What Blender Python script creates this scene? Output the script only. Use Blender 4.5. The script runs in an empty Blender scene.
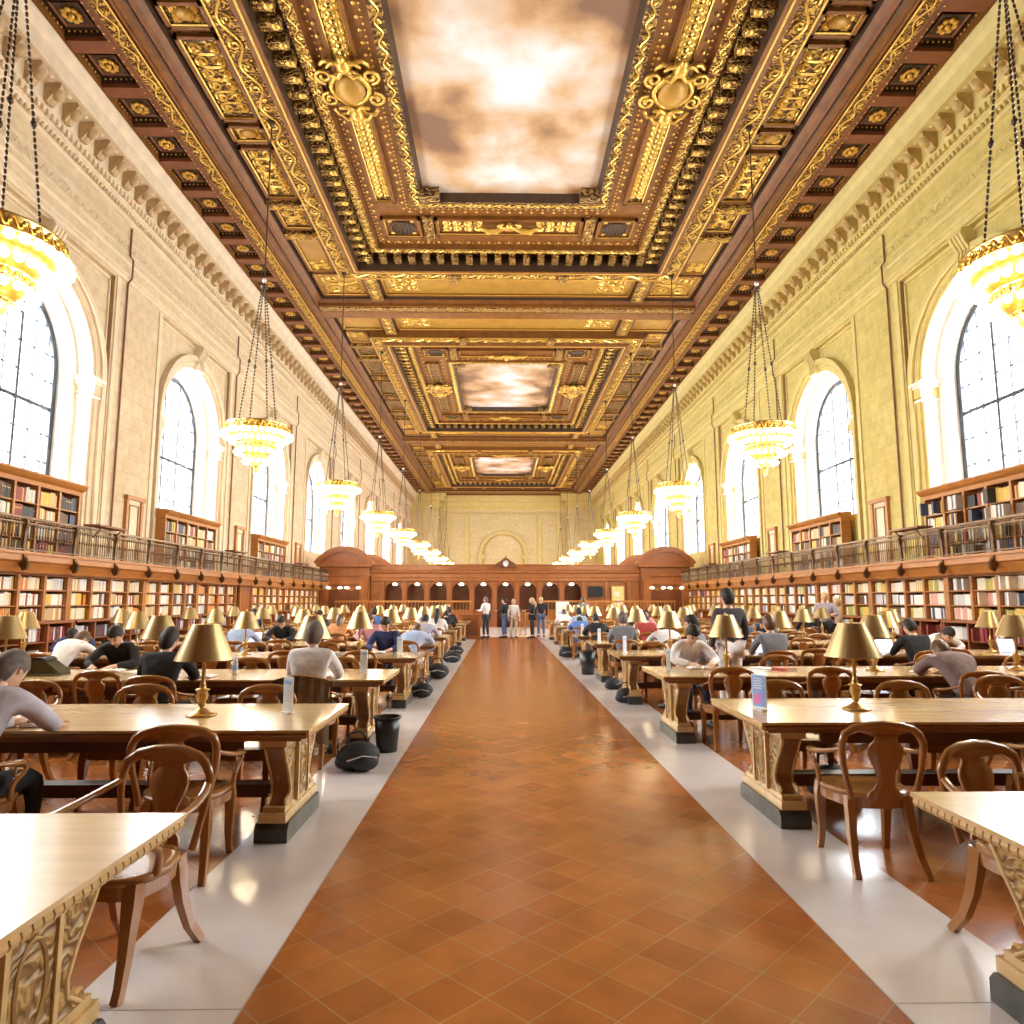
import bpy, math, random
from mathutils import Vector, Matrix
R = math.radians
PI = math.pi
rnd = random.Random(7)
S = bpy.context.scene
COL = S.collection

# ---------------------------------------------------------------- camera
cam_d = bpy.data.cameras.new('camera'); cam = bpy.data.objects.new('camera', cam_d); COL.objects.link(cam)
cam_d.sensor_width = 36.0; cam_d.lens = 36.0 * 700.0 / 1024.0; cam_d.clip_start = 0.05; cam_d.clip_end = 400
cam.location = (-0.28, 0.0, 1.6)
cam.rotation_euler = (R(90 + 7.206), 0, R(-0.893))
S.camera = cam

# ---------------------------------------------------------------- world and exposure
w = bpy.data.worlds.new('sky'); S.world = w; w.use_nodes = True
bg = w.node_tree.nodes['Background']
bg.inputs[0].default_value = (0.93, 0.965, 1.0, 1); bg.inputs[1].default_value = 3.0
S.view_settings.view_transform = 'Standard'; S.view_settings.look = 'None'
S.view_settings.exposure = 0.95; S.view_settings.gamma = 1.0; S.view_settings.use_curve_mapping = False
try:
    S.cycles.use_light_tree = True
    S.cycles.max_bounces = 8; S.cycles.diffuse_bounces = 5; S.cycles.glossy_bounces = 3; S.cycles.transparent_max_bounces = 12
    S.cycles.sample_clamp_indirect = 8.0; S.cycles.caustics_reflective = False; S.cycles.caustics_refractive = False
    S.cycles.use_denoising = True
except Exception: pass

BAY = 9.0; C0 = 17.2
WINS = [C0 + BAY * k for k in range(-1, 8)]       # window centres, both walls
YN, YF = -5.3, 90.0                               # end walls
WX = 11.9                                         # half width at the walls
def portal(x, y, sgn):
    l = bpy.data.lights.new('window_daylight', 'AREA'); l.shape = 'RECTANGLE'; l.size = 6.0; l.size_y = 4.3; l.energy = 1250.0; l.color = (0.94, 0.97, 1.0)
    o = bpy.data.objects.new('window_daylight', l); o.location = (x, y, 7.5)
    o.rotation_euler = (0, R(90) * sgn, 0); COL.objects.link(o)
for _y in WINS:
    portal(WX + 1.35, _y, 1); portal(-WX - 1.35, _y, -1)      # daylight outside each window

# ---------------------------------------------------------------- materials
def nt(name):
    m = bpy.data.materials.new(name); m.use_nodes = True
    return m, m.node_tree.nodes, m.node_tree.links, m.node_tree.nodes['Principled BSDF']
def ramp(n, stops):
    r = n.new('ShaderNodeValToRGB'); e = r.color_ramp.elements
    while len(e) < len(stops): e.new(0.5)
    for i, (p, c) in enumerate(stops): e[i].position = p; e[i].color = (*c, 1)
    return r
def mat(name, col, rough=0.5, metal=0.0, var=0.0, scale=6.0, bump=0.0, stretch=None, coat=0.0, spec=0.5, bscale=None, detail=4):
    m, n, l, p = nt(name)
    p.inputs['Roughness'].default_value = rough; p.inputs['Metallic'].default_value = metal
    p.inputs['Base Color'].default_value = (*col, 1); p.inputs['Coat Weight'].default_value = coat
    p.inputs['Specular IOR Level'].default_value = spec
    if coat: p.inputs['Coat Roughness'].default_value = 0.12
    if var or bump:
        tc = n.new('ShaderNodeTexCoord'); mp = n.new('ShaderNodeMapping'); l.new(tc.outputs['Object'], mp.inputs[0])
        if stretch: mp.inputs['Scale'].default_value = stretch
        ns = n.new('ShaderNodeTexNoise'); ns.inputs['Scale'].default_value = scale; ns.inputs['Detail'].default_value = detail
        l.new(mp.outputs[0], ns.inputs[0])
        if var:
            lo = tuple(c * (1 - var) for c in col); hi = tuple(min(1, c * (1 + var)) for c in col)
            r = ramp(n, [(0.3, lo), (0.7, hi)]); l.new(ns.outputs[0], r.inputs[0]); l.new(r.outputs[0], p.inputs['Base Color'])
        if bump:
            b = n.new('ShaderNodeBump'); b.inputs['Strength'].default_value = bump; b.inputs['Distance'].default_value = 0.02
            src = ns
            if bscale:
                src = n.new('ShaderNodeTexNoise'); src.inputs['Scale'].default_value = bscale; l.new(mp.outputs[0], src.inputs[0])
            l.new(src.outputs[0], b.inputs['Height']); l.new(b.outputs[0], p.inputs['Normal'])
    return m
def emis(name, col, st):
    m, n, l, p = nt(name)
    try: m.cycles.emission_sampling = 'NONE'
    except Exception: pass
    p.inputs['Base Color'].default_value = (*col, 1)
    p.inputs['Emission Color'].default_value = (*col, 1); p.inputs['Emission Strength'].default_value = st
    return m
def tiles(name, c1, c2, grout, size, rot, rough=0.3, msize=0.008, bumpd=0.3, offset=0.0, width=None, noise=0.25, coat=0.0, vec='Object', swz=None):
    m, n, l, p = nt(name)
    tc = n.new('ShaderNodeTexCoord'); mp = n.new('ShaderNodeMapping'); l.new(tc.outputs[vec], mp.inputs[0])
    if swz:
        sp = n.new('ShaderNodeSeparateXYZ'); cb = n.new('ShaderNodeCombineXYZ'); l.new(mp.outputs[0], sp.inputs[0])
        for i, a in enumerate(swz): l.new(sp.outputs[a], cb.inputs[i])
        src = cb.outputs[0]
    else:
        mp.inputs['Rotation'].default_value = (0, 0, rot); src = mp.outputs[0]
    bt = n.new('ShaderNodeTexBrick'); bt.offset = offset; bt.inputs['Scale'].default_value = 1.0
    bt.inputs['Brick Width'].default_value = width or size; bt.inputs['Row Height'].default_value = size
    bt.inputs['Mortar Size'].default_value = msize; bt.inputs['Mortar Smooth'].default_value = 0.3
    bt.inputs['Color1'].default_value = (*c1, 1); bt.inputs['Color2'].default_value = (*c2, 1); bt.inputs['Mortar'].default_value = (*grout, 1)
    l.new(src, bt.inputs[0])
    ns = n.new('ShaderNodeTexNoise'); ns.inputs['Scale'].default_value = 3.5; ns.inputs['Detail'].default_value = 5; l.new(mp.outputs[0], ns.inputs[0])
    mx = n.new('ShaderNodeMixRGB'); mx.blend_type = 'OVERLAY'; mx.inputs[0].default_value = noise
    l.new(bt.outputs[0], mx.inputs[1]); l.new(ns.outputs[0], mx.inputs[2]); l.new(mx.outputs[0], p.inputs['Base Color'])
    p.inputs['Roughness'].default_value = rough; p.inputs['Coat Weight'].default_value = coat; p.inputs['Coat Roughness'].default_value = 0.15
    if bumpd == 0: return m
    b = n.new('ShaderNodeBump'); b.invert = True; b.inputs['Strength'].default_value = bumpd; b.inputs['Distance'].default_value = 0.004
    l.new(bt.outputs[1], b.inputs['Height']); l.new(b.outputs[0], p.inputs['Normal'])
    return m
def carved(name, hi, lo, scale=9.0, metal=0.55, rough=0.35, bump=1.0):
    """gilded carving: curling foliage relief, gold on the high parts, brown ground in the hollows"""
    m, n, l, p = nt(name)
    tc = n.new('ShaderNodeTexCoord'); ns = n.new('ShaderNodeTexNoise'); ns.inputs['Scale'].default_value = scale * 0.45
    l.new(tc.outputs['Object'], ns.inputs[0])
    mx = n.new('ShaderNodeMixRGB'); mx.blend_type = 'ADD'; mx.inputs[0].default_value = 0.35
    l.new(tc.outputs['Object'], mx.inputs[1]); l.new(ns.outputs[1], mx.inputs[2])
    v = n.new('ShaderNodeTexVoronoi'); v.feature = 'SMOOTH_F1'; v.inputs['Scale'].default_value = scale; l.new(mx.outputs[0], v.inputs[0])
    wv = n.new('ShaderNodeTexWave'); wv.wave_type = 'RINGS'; wv.inputs['Scale'].default_value = scale * 0.35; wv.inputs['Distortion'].default_value = 9
    wv.inputs['Detail'].default_value = 1.5; wv.inputs['Detail Scale'].default_value = 1.6; l.new(mx.outputs[0], wv.inputs[0])
    ad = n.new('ShaderNodeMath'); ad.operation = 'MULTIPLY_ADD'; ad.inputs[1].default_value = -0.6; l.new(v.outputs[0], ad.inputs[0]); l.new(wv.outputs[1], ad.inputs[2])
    r = ramp(n, [(0.12, lo), (0.42, hi)]); l.new(ad.outputs[0], r.inputs[0]); l.new(r.outputs[0], p.inputs['Base Color'])
    p.inputs['Metallic'].default_value = metal; p.inputs['Roughness'].default_value = rough
    b = n.new('ShaderNodeBump'); b.inputs['Strength'].default_value = bump; b.inputs['Distance'].default_value = 0.05
    l.new(ad.outputs[0], b.inputs['Height']); l.new(b.outputs[0], p.inputs['Normal'])
    return m
def stone(name, c1, c2, joint, swz=(1, 2, 0)):
    m = tiles(name, c1, c2, joint, 0.46, 0, rough=0.65, msize=0.006, bumpd=0.25, offset=0.5, width=1.35, noise=0.35, swz=swz)
    return m
def glass_mat():
    m = bpy.data.materials.new('window_glass'); m.use_nodes = True; n = m.node_tree.nodes; l = m.node_tree.links; n.clear()
    o = n.new('ShaderNodeOutputMaterial'); t = n.new('ShaderNodeBsdfTransparent'); g = n.new('ShaderNodeBsdfGlossy'); mx = n.new('ShaderNodeMixShader')
    t.inputs[0].default_value = (0.93, 0.95, 0.96, 1); g.inputs['Roughness'].default_value = 0.05; mx.inputs[0].default_value = 0.05
    l.new(t.outputs[0], mx.inputs[1]); l.new(g.outputs[0], mx.inputs[2]); l.new(mx.outputs[0], o.inputs[0])
    return m
def sky_painting():
    m, n, l, p = nt('cloud_painting')
    tc = n.new('ShaderNodeTexCoord'); mp = n.new('ShaderNodeMapping'); l.new(tc.outputs['Object'], mp.inputs[0]); mp.inputs['Location'].default_value = (3.1, 1.7, 0)
    a = n.new('ShaderNodeTexNoise'); a.inputs['Scale'].default_value = 0.45; a.inputs['Detail'].default_value = 7; a.inputs['Roughness'].default_value = 0.46; a.inputs['Distortion'].default_value = 0.15
    l.new(mp.outputs[0], a.inputs[0])
    # paler in the middle of the canvas, as painted
    sp = n.new('ShaderNodeSeparateXYZ'); l.new(tc.outputs['Object'], sp.inputs[0])
    ab = n.new('ShaderNodeMath'); ab.operation = 'ABSOLUTE'; l.new(sp.outputs[0], ab.inputs[0])
    md = n.new('ShaderNodeMath'); md.operation = 'MULTIPLY_ADD'; md.inputs[1].default_value = -0.05; md.inputs[2].default_value = 0.10; l.new(ab.outputs[0], md.inputs[0])
    sm = n.new('ShaderNodeMath'); sm.operation = 'ADD'; l.new(a.outputs[0], sm.inputs[0]); l.new(md.outputs[0], sm.inputs[1])
    r = ramp(n, [(0.34, (0.20, 0.11, 0.065)), (0.43, (0.40, 0.235, 0.115)), (0.50, (0.52, 0.35, 0.20)), (0.56, (0.55, 0.44, 0.34)), (0.63, (0.62, 0.56, 0.50)), (0.72, (0.68, 0.70, 0.76))])
    l.new(sm.outputs[0], r.inputs[0]); l.new(r.outputs[0], p.inputs['Base Color'])
    p.inputs['Roughness'].default_value = 0.6
    return m

M = {}
M['terracotta'] = tiles('terracotta_tile', (0.46, 0.155, 0.032), (0.36, 0.105, 0.022), (0.43, 0.23, 0.09), 0.241, R(45), rough=0.24, msize=0.0038, bumpd=0, noise=0.5, coat=0.35)
M['marble'] = mat('pale_marble', (0.80, 0.75, 0.73), 0.22, var=0.08, scale=2.2, coat=0.3)
M['stone_l'] = stone('cream_limestone', (0.66, 0.53, 0.36), (0.61, 0.48, 0.31), (0.44, 0.33, 0.21))
M['stone_r'] = stone('yellow_limestone', (0.59, 0.49, 0.165), (0.54, 0.44, 0.135), (0.39, 0.30, 0.09))
M['stone_f'] = stone('end_wall_limestone', (0.66, 0.55, 0.30), (0.60, 0.49, 0.25), (0.44, 0.34, 0.17), swz=(0, 2, 1))
M['plaster_l'] = mat('cream_carved_stone', (0.72, 0.60, 0.43), 0.6, var=0.08, scale=3)
M['plaster_r'] = mat('yellow_carved_stone', (0.64, 0.53, 0.205), 0.6, var=0.08, scale=3)
M['recess_shade'] = mat('shaded_recess_return', (0.36, 0.23, 0.12), 0.6, var=0.1)  # shadow line of the sunk panel, put into the colour of its returns
M['white_stone'] = stone('pale_reveal_stone', (0.82, 0.79, 0.73), (0.79, 0.75, 0.68), (0.6, 0.54, 0.46), swz=(0, 2, 1))
M['dark_frame'] = mat('dark_window_iron', (0.035, 0.045, 0.06), 0.4)
M['glass'] = glass_mat()
M['cwood'] = mat('ceiling_wood', (0.19, 0.072, 0.014), 0.42, var=0.22, scale=3, spec=0.3)
M['cdark'] = mat('dark_coffer_wood', (0.055, 0.028, 0.014), 0.45, var=0.2, scale=4)
M['cred'] = mat('reddish_coffer_rail', (0.20, 0.062, 0.022), 0.4, var=0.15, scale=4)
M['gold'] = mat('gilding', (0.74, 0.47, 0.10), 0.32, metal=0.6, var=0.18, scale=14)
M['cgold'] = carved('carved_gilding', (0.62, 0.38, 0.085), (0.13, 0.05, 0.015), 9)
M['cgold2'] = carved('antique_carved_gilding', (0.42, 0.26, 0.075), (0.09, 0.045, 0.015), 6)
M['smoothgold'] = mat('smooth_gold_panel', (0.42, 0.23, 0.035), 0.45, metal=0.25, var=0.15, scale=2)
M['sky'] = sky_painting()
M['oak'] = mat('shelf_oak', (0.42, 0.17, 0.04), 0.4, var=0.15, scale=2, stretch=(1, 1, 6))
M['oakdark'] = mat('dark_shelf_oak', (0.20, 0.075, 0.03), 0.5, var=0.15, scale=3)  # darker oak for shelf backs, ledges, gallery floor and pipes
M['redwood'] = mat('reddish_panelling', (0.32, 0.108, 0.030), 0.35, var=0.16, scale=2.5, stretch=(2, 2, 0.6), coat=0.2)
M['redwood2'] = mat('deep_panelling', (0.17, 0.052, 0.018), 0.4, var=0.16, scale=2.5)
M['iron'] = mat('bronze_railing', (0.13, 0.075, 0.035), 0.35, metal=0.6, var=0.2)
M['table'] = mat('table_oak', (0.60, 0.40, 0.16), 0.24, var=0.13, scale=3.0, stretch=(0.5, 5, 5), coat=0.5)
M['tablecarve'] = carved('carved_table_oak', (0.46, 0.28, 0.09), (0.27, 0.145, 0.04), 13, metal=0.0, rough=0.4, bump=0.5)
M['tabledark'] = mat('table_underframe', (0.12, 0.045, 0.016), 0.4, var=0.2, scale=4)
M['foot'] = mat('black_marble_foot', (0.05, 0.05, 0.045), 0.35, var=0.5, scale=9)
M['chair'] = mat('chair_oak', (0.33, 0.14, 0.036), 0.27, var=0.14, scale=5, stretch=(2, 2, 0.7), coat=0.5)
M['chair_red'] = mat('reddish_chair_wood', (0.38, 0.13, 0.05), 0.28, var=0.14, scale=5, stretch=(2, 2, 0.7), coat=0.5)
M['brass'] = mat('brass', (0.80, 0.56, 0.20), 0.25, metal=0.9)
M['bronze'] = mat('lamp_bronze', (0.50, 0.32, 0.12), 0.28, metal=0.85)
M['shade'] = mat('brass_shade', (0.52, 0.39, 0.19), 0.33, metal=0.75, var=0.06, scale=3)
M['shade_in'] = mat('shade_lining', (0.95, 0.88, 0.68), 0.5)
M['lampbulb'] = emis('lamp_bulb', (1.0, 0.80, 0.45), 9.0)
M['bulb'] = emis('chandelier_globe', (1.0, 0.87, 0.60), 7.0)
M['chain'] = mat('dark_chain', (0.10, 0.07, 0.045), 0.4, metal=0.7)
M['joint'] = mat('marble_joint', (0.42, 0.39, 0.36), .6)
M['black'] = mat('black_fabric', (0.018, 0.018, 0.022), 0.7, var=0.3)
M['blackp'] = mat('black_plastic', (0.02, 0.02, 0.022), 0.35)
M['paper'] = mat('white_paper', (0.88, 0.88, 0.87), 0.6)
M['screen'] = mat('dark_screen', (0.03, 0.035, 0.045), 0.15)
M['screenon'] = emis('lit_screen', (0.45, 0.62, 0.9), 1.6)
M['silver'] = mat('silver_shell', (0.75, 0.76, 0.78), 0.3, metal=0.5)

# ---------------------------------------------------------------- mesh builder
class MB:
    def __init__(s): s.v = []; s.f = []; s.mi = []; s.mats = []; s.sm = []
    def m(s, name):
        mm = M[name] if isinstance(name, str) else name
        if mm not in s.mats: s.mats.append(mm)
        return s.mats.index(mm)
    def add(s, verts, faces, mt, smooth=False, T=None):
        o = len(s.v)
        if T is not None: verts = [tuple(T @ Vector(p)) for p in verts]
        s.v.extend(verts); i = s.m(mt)
        for f in faces: s.f.append(tuple(a + o for a in f)); s.mi.append(i); s.sm.append(smooth)
    def box(s, x0, x1, y0, y1, z0, z1, mt, T=None):
        if x0 > x1: x0, x1 = x1, x0
        if y0 > y1: y0, y1 = y1, y0
        s.add([(x0,y0,z0),(x1,y0,z0),(x1,y1,z0),(x0,y1,z0),(x0,y0,z1),(x1,y0,z1),(x1,y1,z1),(x0,y1,z1)],
              [(0,3,2,1),(4,5,6,7),(0,1,5,4),(1,2,6,5),(2,3,7,6),(3,0,4,7)], mt, False, T)
    def quad(s, a, b, c, d, mt): s.add([a, b, c, d], [(0,1,2,3)], mt)
    def prism(s, poly, axis, a0, a1, mt, T=None, smooth=False):
        """poly of 2D points; extruded along axis 'x' (points are y,z), 'y' (x,z) or 'z' (x,y)"""
        def P(p, a): return {'x': (a, p[0], p[1]), 'y': (p[0], a, p[1]), 'z': (p[0], p[1], a)}[axis]
        n = len(poly); v = [P(p, a0) for p in poly] + [P(p, a1) for p in poly]
        f = [tuple(range(n)), tuple(range(2*n-1, n-1, -1))]
        s.add(v, f, mt, False, T)
        s.add(v, [(i, i + n, (i+1) % n + n, (i+1) % n) for i in range(n)], mt, smooth, T)
    def tube(s, path, r, mt, k=6, T=None, cap=True, flat=None, up=None):
        """r number or list; flat=(a,b) cross-section half sizes (rectangular-ish) relative to up vector"""
        P = [Vector(p) for p in path]; n = len(P); vs = []; prev = None
        for i, p in enumerate(P):
            t = (P[min(i+1, n-1)] - P[max(i-1, 0)]); t = t.normalized() if t.length > 1e-9 else Vector((0, 0, 1))
            if up is not None: ref = Vector(up)
            elif prev is not None: ref = prev
            else: ref = Vector((0, 0, 1)) if abs(t.z) < 0.9 else Vector((1, 0, 0))
            a = t.cross(ref)
            if a.length < 1e-6: a = t.cross(Vector((0, 1, 0.01)))
            a.normalize(); b = a.cross(t).normalized()
            if up is None: prev = b
            rr = r[i] if isinstance(r, (list, tuple)) else r
            for j in range(k):
                if flat:
                    q = [(1,1),(-1,1),(-1,-1),(1,-1)][j] if k == 4 else (math.cos(2*PI*j/k), math.sin(2*PI*j/k))
                    vs.append(tuple(p + a * (q[0] * flat[0] * rr) + b * (q[1] * flat[1] * rr)))
                else:
                    th = 2*PI*j/k; vs.append(tuple(p + a * (math.cos(th) * rr) + b * (math.sin(th) * rr)))
        fs = [(i*k + j, i*k + (j+1) % k, (i+1)*k + (j+1) % k, (i+1)*k + j) for i in range(n-1) for j in range(k)]
        s.add(vs, fs, mt, k > 4, T)
        if cap: s.add(vs[:k] + vs[-k:], [tuple(range(k-1, -1, -1)), tuple(range(k, 2*k))], mt, False, T)
    def lathe(s, prof, c, mt, k=16, T=None, a0=0, a1=2*PI):
        full = abs(a1 - a0 - 2*PI) < 1e-6; kk = k if full else k + 1
        vs = [(c[0] + r*math.cos(a0 + (a1-a0)*j/k), c[1] + r*math.sin(a0 + (a1-a0)*j/k), c[2] + z) for r, z in prof for j in range(kk)]
        fs = [(i*kk + j, i*kk + (j+1) % kk, (i+1)*kk + (j+1) % kk, (i+1)*kk + j) for i in range(len(prof)-1) for j in range(k)]
        s.add(vs, fs, mt, True, T)
    def ball(s, c, r, mt, k=8, n=5, T=None, sc=(1,1,1)):
        vs = [(c[0], c[1], c[2] + r*sc[2])]
        for i in range(1, n):
            for j in range(k):
                a, b = PI*i/n, 2*PI*j/k
                vs.append((c[0] + r*sc[0]*math.sin(a)*math.cos(b), c[1] + r*sc[1]*math.sin(a)*math.sin(b), c[2] + r*sc[2]*math.cos(a)))
        vs.append((c[0], c[1], c[2] - r*sc[2])); L = len(vs) - 1
        fs = [(0, 1 + j, 1 + (j+1) % k) for j in range(k)]
        fs += [(1+(i-1)*k+j, 1+i*k+j, 1+i*k+(j+1) % k, 1+(i-1)*k+(j+1) % k) for i in range(1, n-1) for j in range(k)]
        fs += [(L, 1+(n-2)*k+(j+1) % k, 1+(n-2)*k+j) for j in range(k)]
        s.add(vs, fs, mt, True, T)
    def build(s, name, parent=None, loc=None):
        me = bpy.data.meshes.new(name); me.from_pydata(s.v, [], s.f)
        for mm in s.mats: me.materials.append(mm)
        me.polygons.foreach_set('material_index', s.mi); me.polygons.foreach_set('use_smooth', s.sm); me.update()
        o = bpy.data.objects.new(name, me); COL.objects.link(o)
        if parent is not None: o.parent = parent
        if loc is not None: o.location = loc
        return o
def tag(o, label=None, cat=None, group=None, kind=None):
    if label: o['label'] = label
    if cat: o['category'] = cat
    if group: o['group'] = group
    if kind: o['kind'] = kind
    return o
def empty(name, loc=(0,0,0), rz=0, label=None, cat=None, group=None, kind=None):
    o = bpy.data.objects.new(name, None); COL.objects.link(o); o.location = loc; o.rotation_euler = (0, 0, rz)
    o.empty_display_size = 0.1
    return tag(o, label, cat, group, kind)
KIDS = {}
def kids(o):
    if o.name not in KIDS: KIDS[o.name] = [c for c in bpy.data.objects if c.parent == o]
    return KIDS[o.name]
def copy_tree(o, parent=None):
    c = o.copy(); COL.objects.link(c)
    if parent is not None: c.parent = parent
    for ch in kids(o): copy_tree(ch, c)
    return c
ORD = ['first', 'second', 'third', 'fourth', 'fifth', 'sixth', 'seventh', 'eighth', 'ninth', 'tenth', 'eleventh', 'twelfth', 'thirteenth', 'fourteenth', 'fifteenth', 'sixteenth', 'seventeenth', 'eighteenth', 'nineteenth', 'twentieth']
SIDE = {-1: 'cream wall', 1: 'yellow wall'}
# ================================================================ FLOOR
def structure(o, label=None): return tag(o, label, None, None, 'structure')
b = MB()
b.quad((-1.3, YN, 0), (1.3, YN, 0), (1.3, 31.2, 0), (-1.3, 31.2, 0), 'terracotta')
for s in (-1, 1):
    b.box(s*1.3, s*2.0, YN, 31.2, -0.05, 0.0, 'marble')
    b.box(s*2.0, s*12.2, YN, 31.2, -0.05, 0.0, 'terracotta')
b.box(-12.2, 12.2, 31.2, 43, -0.05, 0.0, 'marble')
b.box(-12.2, 12.2, 43, YF, -0.05, 0.0, 'terracotta')
b.box(-12.3, 12.3, YN, YF, -0.3, -0.06, 'marble')
# thin slab joints across the marble band
for s in (-1, 1):
    for k in range(11): b.box(s*1.3, s*2.0, 3.0 + 2.9*k, 3.006 + 2.9*k, 0.0, 0.0008, 'joint')
    b.box(s*1.297, s*1.303, YN, 31.2, 0.0, 0.001, 'joint')
structure(b.build('floor'))

# ================================================================ WALLS
SPR, SILL, RO, RI = 7.95, 4.6, 2.4, 2.1
def arch(r, sill=SILL, spring=SPR, n=20):
    return [(-r, sill)] + [(-r*math.cos(PI*i/n), spring + r*math.sin(PI*i/n)) for i in range(n+1)] + [(r, sill)]
def wall(s):
    nm = 'wall_left' if s < 0 else 'wall_right'; st = 'stone_l' if s < 0 else 'stone_r'; pl = 'plaster_l' if s < 0 else 'plaster_r'
    b = MB(); X = lambda x: s * x
    D = WX + 0.15
    for c in WINS:
        y0, y1 = c - 4.5, c + 4.5
        if c == WINS[0]: y0 = YN
        if c == WINS[-1]: y1 = YF
        for a, e in ((y0, c-3), (c+3, y1)): b.quad((X(WX), a, 0), (X(WX), e, 0), (X(WX), e, 15.6), (X(WX), a, 15.6), st)
        b.quad((X(WX), c-3, 11.3), (X(WX), c+3, 11.3), (X(WX), c+3, 15.6), (X(WX), c-3, 15.6), st)
        for q in (-3, 3): b.quad((X(WX), c+q, 0), (X(D), c+q, 0), (X(D), c+q, 11.3), (X(WX), c+q, 11.3), 'recess_shade')
        b.quad((X(WX), c-3, 11.3), (X(WX), c+3, 11.3), (X(D), c+3, 11.3), (X(D), c-3, 11.3), pl)
        b.quad((X(D), c-3, 0), (X(D), c+3, 0), (X(D), c+3, SILL), (X(D), c-3, SILL), st)
        for q in (-1, 1): b.quad((X(D), c+q*3, SILL), (X(D), c+q*RO, SILL), (X(D), c+q*RO, 11.3), (X(D), c+q*3, 11.3), st) if False else None
        b.quad((X(D), c-3, SILL), (X(D), c-RO, SILL), (X(D), c-RO, 11.3), (X(D), c-3, 11.3), st)
        b.quad((X(D), c+RO, SILL), (X(D), c+3, SILL), (X(D), c+3, 11.3), (X(D), c+RO, 11.3), st)
        A = arch(RO)
        for (ya, za), (yb, zb) in zip(A[1:-1], A[2:-1]):
            b.quad((X(D), c+ya, za), (X(D), c+yb, zb), (X(D), c+yb, 11.3), (X(D), c+ya, 11.3), st)
        # outer reveal, step, inner reveal
        B = arch(RI)
        for P, xa, xb in ((A, D, WX+.55), (B, WX+.55, WX+1.2)):
            for (ya, za), (yb, zb) in zip(P, P[1:]):
                b.add([(X(xa), c+ya, za), (X(xa), c+yb, zb), (X(xb), c+yb, zb), (X(xb), c+ya, za)], [(0,1,2,3)], 'white_stone', True)
        for (p, q), (p2, q2) in zip(zip(A, B), zip(A[1:], B[1:])):
            b.quad((X(WX+.55), c+p[0], p[1]), (X(WX+.55), c+p2[0], p2[1]), (X(WX+.55), c+q2[0], q2[1]), (X(WX+.55), c+q[0], q[1]), 'white_stone')
        b.quad((X(D), c-RO, SILL), (X(D), c+RO, SILL), (X(WX+1.2), c+RO, SILL), (X(WX+1.2), c-RO, SILL), 'white_stone')
        # archivolt: three stepped fasciae and a bead
        n = 24
        for r0, r1, dx in ((RO, 2.52, 0.05), (2.52, 2.70, 0.10), (2.70, 2.88, 0.20)):
            for i in range(n):
                a0, a1 = PI*i/n, PI*(i+1)/n
                P0 = [(-r0*math.cos(a0), SPR+r0*math.sin(a0)), (-r0*math.cos(a1), SPR+r0*math.sin(a1)), (-r1*math.cos(a1), SPR+r1*math.sin(a1)), (-r1*math.cos(a0), SPR+r1*math.sin(a0))]
                xf, xb = D - dx, D
                vs = [(X(xf), c+y, z) for y, z in P0] + [(X(xb), c+y, z) for y, z in P0]
                b.add(vs, [(0,1,2,3), (0,1,5,4), (2,3,7,6)], pl)
            for q in (-1, 1):
                b.box(X(D-dx), X(D), c+q*r0, c+q*r1, 2.6, SPR, pl)
        b.tube([(X(D-.1), c-2.6*math.cos(PI*i/40), SPR+2.6*math.sin(PI*i/40)) for i in range(41)], 0.03, pl, k=5)
        # impost capital and its pier face inside the reveal
        for q in (-1, 1):
            for z0, z1, e in ((7.35, 7.42, .05), (7.47, 7.75, .03), (7.75, 7.85, .10), (7.85, 7.95, .15)):
                b.box(X(D-.13-e*.5), X(WX+.57), c+q*(RO-e), c+q*(RO+.42+e*.3), z0, z1, 'white_stone' if e != .03 else pl)
            for k in range(5): b.ball((X(D+.06+k*.07), c+q*(RO-.035), 7.6), 0.03, pl, 5, 4)
        # keystone console
        b.prism([(D, 10.25), (D-.22, 10.3), (D-.26, 10.5), (D-.22, 10.7), (D-.36, 10.95), (D-.42, 11.1), (D-.36, 11.26), (D, 11.3)], 'y', c-.24, c+.24, pl) if s > 0 else \
        b.prism([(-D, 10.25), (-D+.22, 10.3), (-D+.26, 10.5), (-D+.22, 10.7), (-D+.36, 10.95), (-D+.42, 11.1), (-D+.36, 11.26), (-D, 11.3)], 'y', c-.24, c+.24, pl)
        for q in (-.13, 0, .13): b.tube([(X(D-.24), c+q, 10.3), (X(D-.28), c+q, 10.5), (X(D-.24), c+q, 10.7), (X(D-.38), c+q, 10.95), (X(D-.44), c+q, 11.1)], 0.03, pl, k=5)
        # raised frame line round the sunk panel
        for y0_, y1_, z0_, z1_ in ((c-2.97, c-2.9, 2.6, 11.2), (c+2.9, c+2.97, 2.6, 11.2), (c-2.97, c+2.97, 11.15, 11.22)):
            b.box(X(D-.05), X(D), y0_, y1_, z0_, z1_, pl)
        # slender projecting pilaster strips on the pier
        for q in (3.08, 5.72): b.box(X(WX-.04), X(WX), c+q, c+q+.2, 2.6, 11.35, pl)
    L0, L1 = YN, YF
    def run(prof, mt):
        pr = [(s*x, z) for x, z in prof]; b.prism(pr, 'y', L0, L1, mt)
    W = WX + .02
    run([(W, 11.36), (W-.08, 11.38), (W-.08, 11.5), (W-.12, 11.52), (W-.12, 11.62), (W, 11.64)], pl)
    run([(W, 11.9), (W-.07, 11.93), (W-.1, 12.02), (W, 12.05)], pl)
    run([(W, 12.24), (W-.05, 12.27), (W-.05, 12.31), (W, 12.33)], pl)
    run([(W, 12.66), (W-.05, 12.68), (W-.05, 12.72), (W, 12.74)], pl)
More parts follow.
